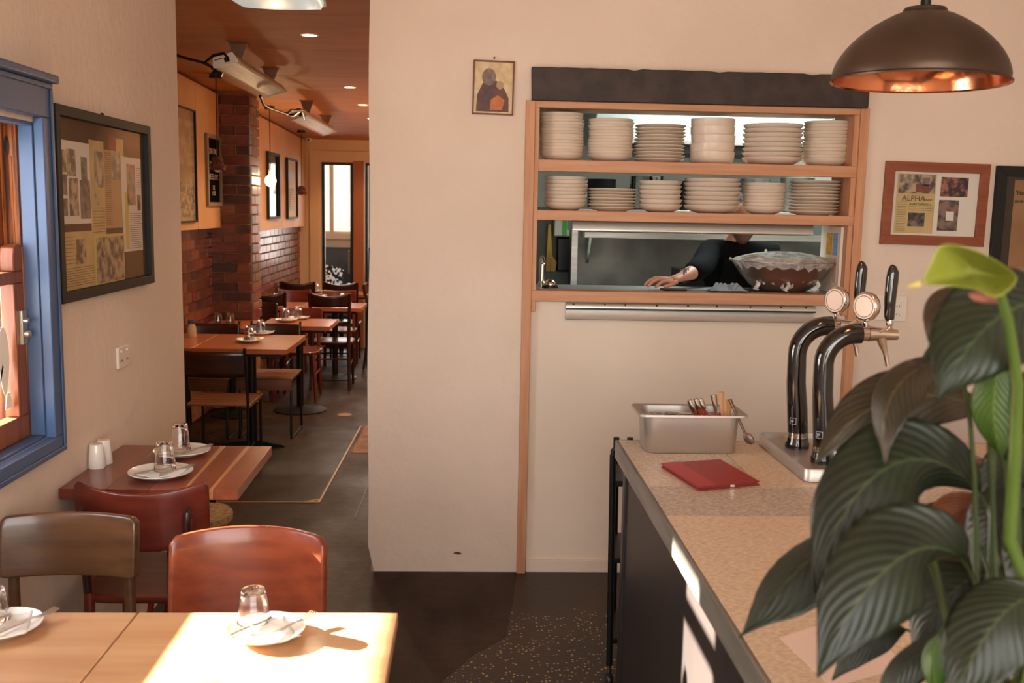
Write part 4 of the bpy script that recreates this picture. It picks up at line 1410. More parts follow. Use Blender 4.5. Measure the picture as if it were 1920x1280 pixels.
# big clippings frame on the left wall: centre y 3.53, z 1.633, width .88, height .60
ML = Matrix.Translation((WX, 3.535, 1.633)) @ Matrix(((0, 0, 1, 0), (1, 0, 0, 0), (0, 1, 0, 0), (0, 0, 0, 1)))
fw_, fh_ = .89, .603
it = [(-.385, -.06, -.13, .20, PAPERW, 0, 'clipping'), (-.375, .10, -.325, .17, PH2, 1, 'photo'), (-.32, .09, -.25, .175, PH2, 1, 'photo'), (-.375, .03, -.325, .095, PH1, 1, 'photo'), (-.375, -.035, -.325, .02, PH1, 1, 'photo'), (-.31, -.035, -.235, .085, PH2, 1, 'photo'),
      (-.22, -.045, -.135, .08, PH1, 1, 'photo'), (-.205, .08, -.155, .155, PH1, 1, 'photo'),
      (-.13, -.10, .0, .215, PAPERS, 1, 'clipping'), (-.09, .06, -.01, .18, PH2, 2, 'photo'), (-.09, .0, -.06, .04, PH2, 2, 'photo'),
      (.0, -.08, .165, .19, mat('tan_paper', (184, 146, 104), None, rough=.8), 0, 'clipping'), (.07, .09, .16, .19, PH2, 1, 'photo'),
      (.05, .19, .12, .24, mat('red_card', (120, 48, 40), None, rough=.7), 0, 'clipping'), (.125, .17, .20, .235, PAPERS, 0, 'clipping'),
      (.17, -.17, .385, .175, PAPERW, 1, 'clipping'), (.225, .0, .315, .15, PH3, 2, 'photo'), (.195, -.16, .235, .05, PAPERY, 2, 'clipping'), (.335, -.02, .37, .04, PH1, 2, 'photo'),
      (-.385, -.27, -.11, -.085, PAPERS, 0, 'clipping'), (-.27, -.19, -.19, -.11, PH2, 1, 'photo'),
      (-.11, -.275, .175, -.10, PAPERY, 1, 'clipping'), (-.098, -.265, .165, -.11, PH2, 2, 'photo')]
it += lines(.008, -.075, .065, .18, .0075) + lines(.245, -.165, .375, -.03, .0075) + lines(.33, .05, .375, .14, .009) + lines(-.375, -.265, -.12, -.2, .008, 1) + lines(-.375, -.19, -.28, -.10, .012, 1) + lines(-.12, -.095, -.01, -.01, .01, 2)
p_ = picture('framed_clippings', 'big black framed collage of newspaper clippings on the left wall', ML, fw_, fh_, .032, BLACKW, mat('brown_card', (84, 62, 46), None, rough=.9), it, .03)
MB().lathe([(0, 0), (.006, 0), (.004, .008), (0, .009)], 10, Matrix.Translation((0, fh_ / 2 + .006, .004))).build('hanging_nail', BLACKM, p_)
MF = lambda x, z, r=0: Matrix.Translation((x, FY, z)) @ Matrix(((1, 0, 0, 0), (0, 0, -1, 0), (0, 1, 0, 0), (0, 0, 0, 1))) @ Matrix.Rotation(r, 4, 'Z')
# wooden framed article at right
FRW = wood('picture_frame_wood', (150, 80, 48), (126, 62, 36), 0, .45, fine=30)
it = [(-.185, -.14, .185, .14, PAPERW, 0, 'mount'), (-.175, -.13, .0, .13, PAPERS, 1, 'article'), (-.168, .045, -.005, .128, PH2, 2, 'photo'), (-.165, .09, -.15, .126, PH1, 3, 'photo'), (-.09, .05, -.03, .085, mat('photo_maroon', (92, 40, 36), (120, 60, 50), (60, 60, 60), .5), 3, 'photo'), (-.06, .08, -.03, .115, PH1, 3, 'photo'),
      (-.115, -.10, -.04, -.04, PH1, 2, 'photo'), (.022, .035, .145, .12, PH3, 1, 'photo'), (.02, -.115, .11, .02, PH1, 1, 'photo'), (.055, -.07, .09, -.03, PAPERW, 3, 'photo_figure'), (.03, -.018, .10, -.012, mat('photo_orange', (160, 80, 60), None, rough=.6), 3, 'photo_detail')]
it += lines(-.168, -.125, -.125, .01, .0075) + lines(-.115, -.03, -.01, -.012, .008)
q = PY(1753, 382, FY)
p_ = picture('framed_article', 'brown wooden framed magazine article reading ALPHA on the front wall', MF(q.x - .005, q.z - .002, -.012), .468, .362, .042, FRW, PAPERW, it, .02)
text('ALPHA', .033, INK, p_, Matrix.Translation((-.150, .012, .0088)), 'headline', sx=1.05)
text('Ouzeri', .015, INK, p_, Matrix.Translation((-.055, .014, .0088)), 'headline')
text('ΑΝΑΓΕΝΝΗΣΗ', .014, INK, p_, Matrix.Translation((-.115, -.008, .0088)), 'headline')
# black framed article cut by the right edge
it = [(-.17, -.30, .25, .30, mat('article_tan', (150, 112, 74), (138, 100, 64), (8, 8, 8), .8), 0, 'article'), (-.10, -.06, .12, .17, PH3, 1, 'photo'), (-.075, .02, -.03, .13, PAPERS, 2, 'photo_figure'), (-.05, -.01, .02, .06, PAPERW, 2, 'photo_figure'), (-.055, .10, -.01, .15, PH1, 3, 'photo')]
for r in range(6):
    for c in range(4):
        it.append((-.165 + c * .10 + .03 * (r % 2), -.11 - r * .035, -.165 + c * .10 + .085 + .03 * (r % 2), -.082 - r * .035, mat('tan_block', (160, 124, 86), (146, 110, 74), (60, 60, 60), .8), 1, 'text_block'))
q = PY(1867, 311, FY)
p_ = picture('framed_article', 'black framed newspaper article at the right edge behind the plant', MF(q.x + .26, q.z - .36), .52, .72, .045, BLACKW, mat('dark_mount', (60, 46, 34), None, rough=.9), it, .025)
text('"Hard Core" Sovlaki', .028, mat('ink_black', (34, 28, 24), None, rough=.9), p_, Matrix.Translation((-.165, .235, .0088)), 'headline', sx=.8)
text('now serving in Athens', .028, MATS['ink_black'], p_, Matrix.Translation((-.165, .20, .0088)), 'headline', sx=.8)
# little devotional print
q = PY(925, 165, FY)
GOLD = mat('icon_gold', (196, 164, 112), (214, 190, 150), (30, 30, 30), .45)
it = [(-.078, -.105, .078, .105, GOLD, 0, 'print')]
p_ = picture('small_icon_print', 'small red framed devotional print hanging high on the pillar', MF(q.x, q.z, -.016), .176, .226, .006, mat('red_brown_frame', (110, 44, 26), None, rough=.4), GOLD, it, .014, False)
ROBE = mat('icon_robe', (78, 62, 66), (112, 70, 66), (40, 40, 40), .6)
m2 = MB().prism([(-.072, -.10), (.068, -.10), (.066, -.04), (.045, .0), (.012, .03), (-.045, .02), (-.068, -.03)], 2, .0065, .0080)
m2.build('robe_shape', ROBE, p_, smooth=False)
MB().prism([(-.030 + .030 * cos(a) + .01, .045 + .036 * sin(a)) for a in [i * pi / 8 for i in range(16)]], 2, .0065, .0083).build('round_shape', mat('icon_grey', (140, 120, 104), (110, 92, 84), (60, 60, 60), .6), p_, smooth=False)
MB().prism([(-.012, -.095), (.04, -.09), (.05, -.05), (.02, -.03), (-.01, -.05)], 2, .0082, .0092).build('orange_shape', mat('icon_orange', (176, 96, 56), (196, 120, 60), (60, 60, 60), .6), p_, smooth=False)
MB().prism([(.028 + .016 * cos(a), .012 + .018 * sin(a)) for a in [i * pi / 6 for i in range(12)]], 2, .0082, .0094).build('round_shape', mat('icon_pale', (176, 146, 110), None, rough=.6), p_, smooth=False)
MB().lathe([(0, 0), (.004, 0), (.004, .012), (0, .012)], 10, Matrix.Translation((0, .125, 0))).build('hanging_nail', BLACKM, p_)

# ---------------------------------------------------------------- lamp over the counter
t = thing('dome_pendant_lamp', 'dark metal dome pendant lamp with copper inside above the counter', 'lamp', (1.071, 2.41, 1.968))
t.rotation_euler = (0, .018, 0)
R0 = .2025
pf = [(R0 + .003, -.002), (R0 + .004, .002), (R0 - .002, .006)]
for k in range(1, 17):
    t_ = k / 16
    pf.append((R0 * (.235 + .765 * (1 - t_ ** 1.9) ** .85), .006 + .157 * t_))
pf += [(.03, .163), (.0, .163)]
DOME = mat('aged_bronze', (88, 70, 56), (72, 56, 44), (4, 4, 4), .4, .6)
MB().lathe(pf, 64).build('shade', DOME, t)
pi_ = [(R0 + .002, -.002), (R0 - .003, .002)] + [(r - .0045, z - .003) for r, z in pf[3:-2]] + [(.0, .157)]
MB().lathe(pi_[::-1], 64).build('copper_lining', mat('copper', (220, 146, 108), (200, 122, 84), (6, 6, 6), .16, 1.0, bump=.25, bsc=9, bdist=.01), t)
MB().lathe([(.0, .163), (.048, .163), (.050, .167), (.047, .171), (.02, .174), (0, .174)], 32).build('cap', DOME, t)
MB().lathe([(.012, .172), (.012, .19), (.007, .196), (0, .197)], 16).build('cord_grip', BLACKM, t)
MB().tube([(0, 0, .19), (0, 0, 1.23)], .0045, 10).build('cord', mat('twisted_cord', (70, 58, 48), (30, 26, 24), (4, 4, 120), .8), t)
MB().lathe([(0, .05), (.02, .055), (.03, .075), (.026, .10), (.014, .12), (.014, .157), (0, .157)], 20).build('bulb', mat('bulb_glow', (255, 220, 170), None, emit=(255, 190, 120), estr=9), t)
pl_ = bpy.data.lights.new('pendant_light', 'POINT')
pl_.energy = 1.2
pl_.color = (1, .72, .45)
pl_.shadow_soft_size = .03
po = bpy.data.objects.new('pendant_light', pl_)
COL.objects.link(po)
po.location = (1.071, 2.41, 1.985)

# ---------------------------------------------------------------- back room lights
BRL = mat('downlight_glow', (255, 230, 190), None, emit=(255, 214, 160), estr=14)
for i, (px, py) in enumerate(((580, 65), (656, 163), (680, 196), (697, 222))):
    y = (5.81, 7.908, 9.019, 10.149)[i]
    x = (-.917, -.941, -.961, -.992)[i]
    z = 2.62 + S(y)
    t = thing('downlight', ('recessed round ceiling downlight nearest the doorway', 'second recessed ceiling downlight from the doorway', 'third recessed ceiling downlight from the doorway', 'farthest recessed ceiling downlight by the pillar edge')[i], 'light', (x, y, z), group='ceiling downlights in the back room')
    MB().lathe([(.052, 0), (.05, -.004), (.042, -.005), (.040, .0)], 28).build('rim', WHITEP, t)
    MB().lathe([(0, -.002), (.041, -.002)], 28).build('lens', BRL, t)
    l_ = bpy.data.lights.new('downlight', 'SPOT')
    l_.energy = 34
    l_.color = (1, .75, .49)
    l_.spot_size = 2.5
    l_.spot_blend = .6
    l_.shadow_soft_size = .04
    lo = bpy.data.objects.new('downlight_lamp', l_)
    COL.objects.link(lo)
    lo.location = (x, y, z - .02)
t = thing('square_ceiling_light', 'milky square glass ceiling light just inside the doorway', 'light', (-.9, 4.74, 2.585))
m_ = MB()
sq = lambda w, z, bow: [((w * cx + (0 if abs(cx) == 1 else 0)), (w * cy), z) for cx, cy in ()]


def bowed(w, z, bow=.02, n=8):
    o = []
    for k in range(4):
        a = k * pi / 2
        for j in range(n):
            s_ = -1 + 2 * j / n
            x = w + bow * (1 - s_ * s_)
            y = w * s_
            o.append((x * cos(a) - y * sin(a), x * sin(a) + y * cos(a), z))
    return o


loft(m_, [bowed(.19, .03), bowed(.19, .0), bowed(.18, -.02), bowed(.14, -.03), bowed(.05, -.032)], True, True)
m_.build('diffuser', mat('milky_glass', (224, 230, 222), None, rough=.25, emit=(214, 226, 216), estr=.42), t, ang=70)
m_ = MB()
loft(m_, [bowed(.192, .004), bowed(.2, .004), bowed(.2, -.006), bowed(.191, -.008)], False, False)
m_.build('rim', WHITEP, t)

# bar heaters
def heater(lab, y0, y1, x, zc):
    t_ = thing('bar_heater', lab, 'heater', (x, (y0 + y1) / 2, zc), group='ceiling bar heaters')
    hl = (y1 - y0) / 2
    dz = -.01 * hl
    HM = mat('heater_shell', (176, 154, 130), None, rough=.6, metal=.0)
    M_ = Matrix.Rotation(-.30, 4, 'Y')
    for nm, pr, a0, a1, mm in (('housing', [(-.075, -.018), (-.055, .032), (.055, .032), (.075, -.018), (.06, -.018), (.05, .0), (-.05, .0), (-.06, -.018)], -hl, hl, HM),
                               ('end_cap', [(-.077, -.022), (-.057, .036), (.057, .036), (.077, -.022)], -hl - .012, -hl, WHITEP), ('end_cap', [(-.077, -.022), (-.057, .036), (.057, .036), (.077, -.022)], hl, hl + .012, WHITEP),
                               ('grille', [(-.058, -.016), (.058, -.016), (.05, -.010), (-.05, -.010)], -hl + .02, hl - .02, mat('heater_glass', (150, 128, 108), (176, 156, 132), (60, 2, 60), .45, .2))):
        m3 = MB().prism(pr, 1, a0, a1)
        m3.v = [tuple(M_ @ Vector(v)) for v in m3.v]
        m3.build(nm, mm, t_, smooth=False, bev=.002)
    m3 = MB()
    m3.box((.0, -hl - .014, -.008), (.026, -hl - .0125, .018), M_)
    m3.build('socket', BLACKM, t_)
    m3 = MB().box((-.052, -hl - .0135, .016), (-.008, -hl - .0122, .022), M_)
    m3.build('label_print', INK, t_)
    for yy in (-hl * .55, hl * .75):
        zt = 2.62 + S((y0 + y1) / 2 + yy) - zc
        BM_ = mat('bracket_paint', (128, 92, 66), None, rough=.5)
        m3 = MB().hexa([(-.012, yy - .003, .03), (.012, yy - .003, .03), (.012, yy + .003, .03), (-.012, yy + .003, .03), (-.055, yy - .003, zt - .002), (.055, yy - .003, zt - .002), (.055, yy + .003, zt - .002), (-.055, yy + .003, zt - .002)])
        m3.build('bracket', BM_, t_)
        MB().box((-.06, yy - .04, zt - .006), (.06, yy + .04, zt - .001)).build('mounting_plate', BM_, t_)
        MB().box((-.014, yy - .012, .022), (.014, yy + .012, .045)).build('clamp', STEEL, t_)
    return t_


heater('nearer long bar heater hanging under the back room ceiling', 5.78, 7.25, -1.38, 2.43)
heater('farther bar heater hanging under the back room ceiling', 8.45, 10.2, -1.42, 2.37)
cab = lambda pts, y: [PY(a, b_, y + (c if True else 0)) for a, b_, c in pts]
tag(MB().tube(cab([(325, 102, 0), (352, 110, 0), (380, 117, 0), (398, 126, 0), (385, 116, .02), (400, 104, 0), (420, 100, 0), (427, 108, -.02), (428, 114, 0)], 5.75), .008, 8).build('power_cable', BLACKP), 'black power cable looping to the nearer bar heater', 'cable')
tag(MB().tube(cab([(398, 126, 0), (404, 133, 0), (396, 138, 0), (408, 136, 0), (417, 140, 0)], 5.78), .013, 8).build('cable_bundle', BLACKP), 'black cable bundle and plug beside the nearer heater', 'cable')
tag(MB().tube([PY(a, b_, 6.95 + 1.5 * k / 11) for k, (a, b_) in enumerate(((488, 180), (494, 196), (505, 203), (520, 208), (538, 215), (545, 207), (562, 208), (552, 216), (532, 214), (560, 205), (568, 207), (572, 222)))], .010, 8).build('power_cable', BLACKP), 'black power cable draped between the two bar heaters', 'cable')

for k, (x, y) in enumerate(((-.05, 6.0), (-.05, 8.0), (-.05, 10.0), (-1.0, 11.9))):  # unseen downlights added to brighten the back room and its end wall
    t = thing('downlight', 'added ceiling downlight of an unseen row behind the pillar', 'light', (x, y, 2.62 + S(y)), group='ceiling downlights in the back room')
    t['label'] = ('added unseen aisle side ceiling downlight nearest the doorway', 'second added unseen aisle side ceiling downlight from the doorway', 'third added unseen aisle side ceiling downlight from the doorway', 'added unseen ceiling downlight close to the end wall')[k]
    MB().lathe([(.052, 0), (.05, -.004), (.042, -.005), (.040, .0)], 28).build('rim', WHITEP, t)
    MB().lathe([(0, -.002), (.041, -.002)], 28).build('lens', BRL, t)
    l_ = bpy.data.lights.new('downlight', 'SPOT')
    l_.energy = 34
    l_.color = (1, .75, .49)
    l_.spot_size = 2.5
    l_.spot_blend = .6
    l_.shadow_soft_size = .04
    lo = bpy.data.objects.new('downlight_lamp', l_)
    COL.objects.link(lo)
    lo.location = (x, y, 2.6 + S(y))

# hanging bulbs
def hang(lab, x, y, zb, kind):
    t_ = thing('pendant_bulb' if kind == 'bulb' else 'small_pendant', lab, 'lamp', (x, y, zb))
    zt = 2.62 + S(y) - zb
    MB().tube([(0, 0, .06), (0, 0, zt - .02)], .004, 6).build('cord', BLACKP, t_)
    MB().lathe([(0, zt - .03), (.045, zt - .03), (.045, zt - .002), (0, zt - .002)], 16).build('ceiling_rose', BLACKP, t_)
    if kind == 'bulb':
        MB().lathe([(0, -.055), (.025, -.05), (.045, -.03), (.052, -.0), (.045, .028), (.022, .048), (.016, .06), (0, .06)], 24).build('bulb', mat('warm_globe', (255, 210, 150), None, emit=(255, 205, 140), estr=5), t_)
        MB().lathe([(.017, .055), (.02, .06), (.02, .10), (0, .105)], 14).build('lamp_holder', WHITEP, t_)
        l_ = bpy.data.lights.new('globe', 'POINT')
        l_.energy = 11 if x < -1 else 30
        l_.color = (1, .70, .38)
        l_.shadow_soft_size = .055
        lo = bpy.data.objects.new('globe_lamp', l_)
        COL.objects.link(lo)
        lo.location = (x + .07, y - .02, zb)
    else:
        KN = mat('knitted_shade', (122, 74, 52), (84, 48, 34), (40, 40, 40), .9, bump=.6, bsc=60)
        MB().lathe([(.058, -.045), (.062, -.01), (.045, .0), (.038, .045), (.02, .055), (0, .056)], 14).build('shade', KN, t_)
        MB().lathe([(0, -.06), (.018, -.055), (.026, -.04), (.02, -.02), (0, -.02)], 12).build('bulb', WHITEP, t_)
    return t_


hang('glowing round bulb hanging on a black cord before the panelled wall', -1.83, 9.3, 1.855, 'bulb')
hang('unlit small knitted pendant hanging before the letter board', -1.835, 7.4, 1.925, 'x')
hang('far small pendant hanging in the corner left of the glass door', -1.93, 11.6, 1.80, 'x')
hang('added glowing round bulb unseen behind the pillar, nearer', .0, 9.0, 1.85, 'bulb')  # this bulb and the next are out of view, added to light the ceiling
hang('added glowing round bulb unseen behind the pillar, farther', .0, 11.2, 1.80, 'bulb')
q = PY(580, 258, EY - .08)
t = thing('security_camera', 'small white security camera in the far ceiling corner', 'camera', (q.x, q.y, q.z))
MB().box((-.05, -.04, -.01), (.05, .05, .045)).build('mount', WHITEP, t, bev=.01)
MB().lathe([(0, -.05), (.03, -.04), (.042, -.01), (.042, .0), (0, .0)], 20, Matrix.Translation((0, -.02, -.01))).build('dome', WHITEP, t)
MB().lathe([(0, 0), (.012, 0), (.012, .01), (0, .01)], 10, Matrix.Translation((.0, -.055, -.03)) @ Matrix.Rotation(pi / 2, 4, 'X')).build('camera_lens', BLACKG, t)
q = PY(589, 470, EY)
wallplate('white light switch beside the far glass door', (q.x, EY, q.z), .08, .12, 'y', [(0, 0, .012)], 'light_switch', 'switch')

# back room wall pictures, on the tan panelling
MBk = lambda y, z: Matrix.Translation((LP, y, z)) @ Matrix(((0, 0, 1, 0), (1, 0, 0, 0), (0, 1, 0, 0), (0, 0, 0, 1)))
picture('framed_print', 'large thin framed pale print on the near panelled wall', MBk(7.18, 1.91), .9, .82, .012, BLACKW, mat('print_cream', (170, 150, 118), (150, 128, 98), (5, 5, 5), .6), [(-.41, -.37, .41, -.12, PH2, 0, 'print_scene'), (-.41, .0, .41, .33, mat('print_pale', (186, 168, 136), (160, 140, 108), (8, 8, 8), .6), 0, 'print_scene')])
y_ = 8.165
lbx = picture('letter_board', 'tall black letter board in a grey frame beside the brick pier', MBk(y_, 1.90), .44, .56, .03, mat('grey_oak', (138, 118, 96), None, rough=.5), mat('black_felt', (14, 13, 13), None, rough=.95, spec=.05), [], .022, False, 'sign')
WL = mat('letter_white', (220, 206, 184), None, rough=.5)
for k, (s_, zz_, sz) in enumerate((('ΣΑΝ ΟΙΝΟ', .10, .060), ('ΤΟΝ ΦΙΛΟ', .0, .056), ('ΜΕΖΕΔ ΟΥΖ', -.10, .058), ('ΠΙΣ', -.18, .045), ('Ι ΠΟΣ', -.225, .045))):
    text(s_, sz, WL, lbx, Matrix.Translation((0, zz_ + .03, .0075)), 'letters', align='CENTER', sx=.85 if k < 3 else .9)
picture('framed_mirror', 'narrow black framed mirror behind the hanging bulb', MBk(10.57, 1.83), .60, .68, .025, BLACKW, mat('mirror_glass', (84, 78, 72), None, rough=.12, metal=1), [], .03, False, 'mirror')
picture('framed_print', 'narrow black framed pale print nearest the far corner', MBk(11.66, 1.82), .64, .68, .02, BLACKW, PAPERW, [(-.2, .1, .0, .2, PH1, 0, 'print_scene')] + lines(-.2, -.25, .2, .0, .02, 1, .004), .03, False)

# ---------------------------------------------------------------- tableware
def glass_mesh():
    pr = [(.0, .0005), (.0, .0005)]
    prof_ = [(.0345, 0), (.0355, .002), (.0340, .02), (.0310, .05), (.0265, .088), (.0245, .094), (.012, .095), (0, .0945)]
    inn = [(0, .084), (.020, .084), (.0235, .078), (.0285, .05), (.0315, .02), (.0330, .001), (.0345, 0)]
    return MB().lathe(inn[::-1][::-1] + prof_[1:], 36, None, 12, .022).mesh('tumbler', True, 70)


GM = glass_mesh()
GM.materials.append(CLEAR)


def tumbler(loc, lab, grp, s=1.0, h=1.0):
    h = .76 if loc[1] < 2.3 else h
    o = bpy.data.objects.new('tumbler', GM)
    COL.objects.link(o)
    o.location = loc
    o.scale = (s, s, h)
    return tag(o, lab, 'glass', grp)


sp = [(0, 0), (.055, 0), (.057, .003), (.062, .003), (.085, .009), (.1, .017), (.0995, .0195), (.084, .0125), (.06, .006), (0, .0055)]
SPM = MB().lathe(sp, 48).mesh('side_plate', True, 50)
SPM.materials.append(CERAMW)


def splate(loc, r, lab, grp):
    o = bpy.data.objects.new('side_plate', SPM)
    COL.objects.link(o)
    o.location = loc
    o.scale = (r / .1, r / .1, 1)
    return tag(o, lab, 'plate', grp)


def napkin(loc, rz, s, lab, grp):
    def nf(u, v):
        x = (u - .5) * .11 * s
        y = (v - .5) * .15 * s
        r = sqrt(x * x + y * y)
        return (x, y, .0075 + max(0, r - .055) * .28 + .002 * sin(u * 9 + v * 4))
    o = MB().grid(nf, 10, 12).build('napkin', NAPKIN, None, solid=.0012, loc=loc, rot=(0, 0, rz))
    return tag(o, lab, 'napkin', grp)


def setting(x, y, z, r, where, grp, items=('napkin', 'glass', 'fork', 'knife'), gx=0.0, gy=.02, rz=.35, gs=1.0):
    splate((x, y, z + .0005), r, 'white side plate ' + where, 'side plates')
    if 'napkin' in items:
        napkin((x + .012, y - .004, z + .0035), rz, r / .1, 'white paper napkin on the plate ' + where, 'folded napkins')
    if 'glass' in items:
        tumbler((x + gx, y + gy, z + .0125), 'upturned fluted glass on the plate ' + where, 'upturned glasses', gs)
    cr = r * .62
    if 'fork' in items:
        cutlery('table_fork', 'fork', 'steel fork on the plate ' + where, (x + .015, y - cr * .95, z + .019), (0, -.02, 1.0), 'cutlery laid on the plates').scale = (.75, .9, .9)
    if 'knife' in items:
        cutlery('table_knife', 'knife', 'steel knife on the plate ' + where, (x - .065, y - cr * .95, z + .019), (0, -.02, .95), 'cutlery laid on the plates').scale = (.62, .9, .9)


# ---------------------------------------------------------------- front tables
def pedestal(t_, h_, r=.22, kind='round', x=0, y=0):
    MB().tube([(x, y, .03), (x, y, h_)], .03, 14).build('pedestal', BLACKM, t_)
    if kind == 'round':
        MB().lathe([(0, 0), (r, 0), (r, .012), (r * .7, .022), (.04, .045), (0, .045)], 28, Matrix.Translation((x, y, 0))).build('base_plate', BLACKM, t_)
    else:
        for a in (0, pi / 2):
            M_ = Matrix.Translation((x, y, 0)) @ Matrix.Rotation(a, 4, 'Z')
            MB().add([M_ @ Vector(q) for q in ((-r, -.02, 0), (r, -.02, 0), (r, .02, 0), (-r, .02, 0), (-r, -.02, .02), (r, -.02, .02), (r, .02, .02), (-r, .02, .02), (0, -.02, .055), (0, .02, .055))],
                     [(0, 3, 2, 1), (0, 1, 5, 8, 4), (2, 3, 7, 9, 6), (0, 4, 7, 3), (1, 2, 6, 5), (4, 8, 9, 7), (8, 5, 6, 9)]).build('base_foot', BLACKM, t_, bev=.003)


for k, (x0, x1, lab) in enumerate(((-.719, -.149, 'sunlit pale wooden cafe table nearest the middle of the room'), (-1.262, -.722, 'pale wooden cafe table in the near left corner, mostly shaded'))):
    t = thing('cafe_table', lab, 'table', ((x0 + x1) / 2, 1.75, 0), group='front cafe tables')
    w = (x1 - x0) / 2
    MB().box((-w, -.40, .722), (w, .381, .75)).build('table_top', TABLEW, t, bev=.002)
    MB().box((-w + .04, -.3, .70), (w - .04, .3, .722)).build('top_support', BLACKM, t)
    pedestal(t, .70, .21)
# slab table by the wall
t = thing('slab_table', 'thick reddish wood slab table against the left wall below the frame', 'table', (0, 0, 0))
PLK = [wood('slab_plank_%d' % i, a, b_, 1, .32, coat=.25, fine=24) for i, (a, b_) in enumerate((((132, 62, 42), (110, 48, 32)), ((126, 60, 40), (102, 44, 30)), ((146, 72, 44), (122, 54, 34)), ((158, 84, 52), (132, 64, 38))))]
SAP = wood('sapwood', (206, 146, 84), (184, 118, 64), 1, .32, coat=.25, fine=24)
cuts = [(-1.265, -1.265), (-1.12, -1.125), (-.99, -.988), (PZ(346, 914, .76).x, PZ(413, 838, .76).x), (PZ(352, 914, .76).x, PZ(421, 838, .76).x), (PZ(394, 915, .76).x, PZ(461, 838, .76).x), (PZ(402, 915, .76).x, PZ(468, 838, .76).x), (-.715, -.722)]
mats_ = [PLK[0], PLK[1], PLK[2], SAP, PLK[2], SAP, PLK[3]]
for i in range(7):
    a, c = cuts[i], cuts[i + 1]
    MB().hexa([(a[0] + .0005, 3.058, .727), (c[0] - .0005, 3.058, .727), (c[1] - .0005, 3.632, .727), (a[1] + .0005, 3.632, .727), (a[0] + .0005, 3.058, .76), (c[0] - .0005, 3.058, .76), (c[1] - .0005, 3.632, .76), (a[1] + .0005, 3.632, .76)]).build('plank', mats_[i], t, bev=.0008)
MB().box((-1.2, 3.12, .70), (-.80, 3.57, .727)).build('top_support', BLACKM, t)
pedestal(t, .70, .2, 'cross', -1.0, 3.36)
setting(-1.000, 3.215, .76, .102, 'nearer the camera on the slab table', '', gx=.005, gy=.03, rz=-.2)
setting(-1.012, 3.50, .76, .098, 'farther back on the slab table', '', items=('glass', 'fork', 'knife'), gx=-.01, gy=.015)
for k, (x, y, lab) in enumerate(((-1.240, 3.31, 'nearer white ceramic shaker at the wall end of the slab table'), (-1.237, 3.368, 'farther white ceramic shaker at the wall end of the slab table'))):
    s_ = thing('condiment_shaker', lab, 'shaker', (x, y, .76), group='salt and pepper pair')
    MB().lathe([(0, 0), (.026, 0), (.028, .003), (.025, .05), (.022, .078), (.0205, .082), (0, .083)], 28).build('body', CERAMW, s_)
    for j in range(4):
        MB().lathe([(0, 0), (.0013, 0), (.0013, .0006), (0, .0006)], 8, Matrix.Translation((.007 * cos(j * pi / 2), .007 * sin(j * pi / 2), .083))).build('pour_hole', BLACKM, s_)
setting(-.417, 2.01, .75, .081, 'in the sun on the near cafe table', '', gx=-.035, gy=.045, rz=.5, gs=1.0)
setting(-.43, 1.70, .75, .081, 'at the bottom edge of the sunlit table', '', items=('napkin', 'knife'), gx=-.06, gy=-.03, rz=.4)
setting(-.972, 2.03, .75, .083, 'on the shaded table at the far left edge', '', gx=-.03, gy=.03, rz=.3)


# ---------------------------------------------------------------- chairs
def curved_panel(w, z0, z1, R_, yb, tilt=.12, crown=0.0, rc=.02, nu=24, nv=6):
    def f(u, v):
        a = (u - .5) * w / R_
        e = abs(2 * u - 1)
        k = max(0, (e - .9) / .1)
        zt = z1 + crown * (1 - e * e) - rc * k * k
        zb = z0 + rc * .6 * k * k
        z = zb + (zt - zb) * v
        return (R_ * sin(a), yb - R_ * (1 - cos(a)) + tilt * (z - z0), z)
    return MB().grid(f, nu, nv)


def round_seat(w, d, zt, th):
    m3 = MB()
    return loft(m3, [ring(w - .006, d - .006, .09, zt - th), ring(w, d, .10, zt - th * .7), ring(w, d, .10, zt - .006), ring(w - .008, d - .008, .09, zt), ring(w * .6, d * .6, .06, zt - .004)], True, True)


def panel_chair(lab, loc, rz, m, w=.41, z0=.56, z1=.80, R_=.36, crown=.012, rc=.022, th=.018, posts=True, group=None, tilt=.14, name='bentwood_chair'):
    t_ = thing(name, lab, 'chair', loc, rz, group)
    curved_panel(w, z0, z1, R_, .20, tilt, crown, rc).build('backrest', m, t_, solid=th, bev=.005)
    round_seat(.20, .20, .45, .028).build('seat', m, t_)
    for sx in (-1, 1):
        MB().tube([(sx * .16, -.165, .43), (sx * .175, -.185, .2), (sx * .185, -.20, 0)], [.018, .016, .013], 10).build('leg', m, t_)
        MB().tube([(sx * .165, .225, 0), (sx * .16, .195, .25), (sx * .155, .19, .45), (sx * .155, .192 if posts else .2, z0 + .02), (sx * .155, .185, z0 + .10)], [.013, .016, .017, .015, .011], 10, flat=.8).build('leg', m, t_)
        MB().tube([(sx * .172, -.175, .24), (sx * .162, .20, .24)], .009, 8).build('stretcher', m, t_)
    return t_


panel_chair('red-brown bentwood chair with a sunlit right corner behind the sunlit table', (-.561, 2.335, 0), 0, REDWOOD, .43, .54, .795, .31, .010, .018, .02)
panel_chair('olive-brown chair with a narrow backrest rail behind the shaded near table', (-1.072, 2.46, 0), 0, OLIVEWOOD, .375, .635, .80, .50, .004, .012, .026)
c3 = panel_chair('dark red bentwood chair seen from behind, tucked under the slab table', (-.998, 3.17, 0), pi, REDDARK, .43, .59, .805, .36, -.032, .02, .014, tilt=.06)
for sx in (-1, 1):
    MB().tube([(sx * .155, .20, .46), (sx * .155, .216, .60), (sx * .155, .228, .69), (sx * .155, .222, .715), (sx * .157, .204, .722)], [.014, .014, .013, .013, .011], 10).build('bent_post', DARKWOOD, c3)
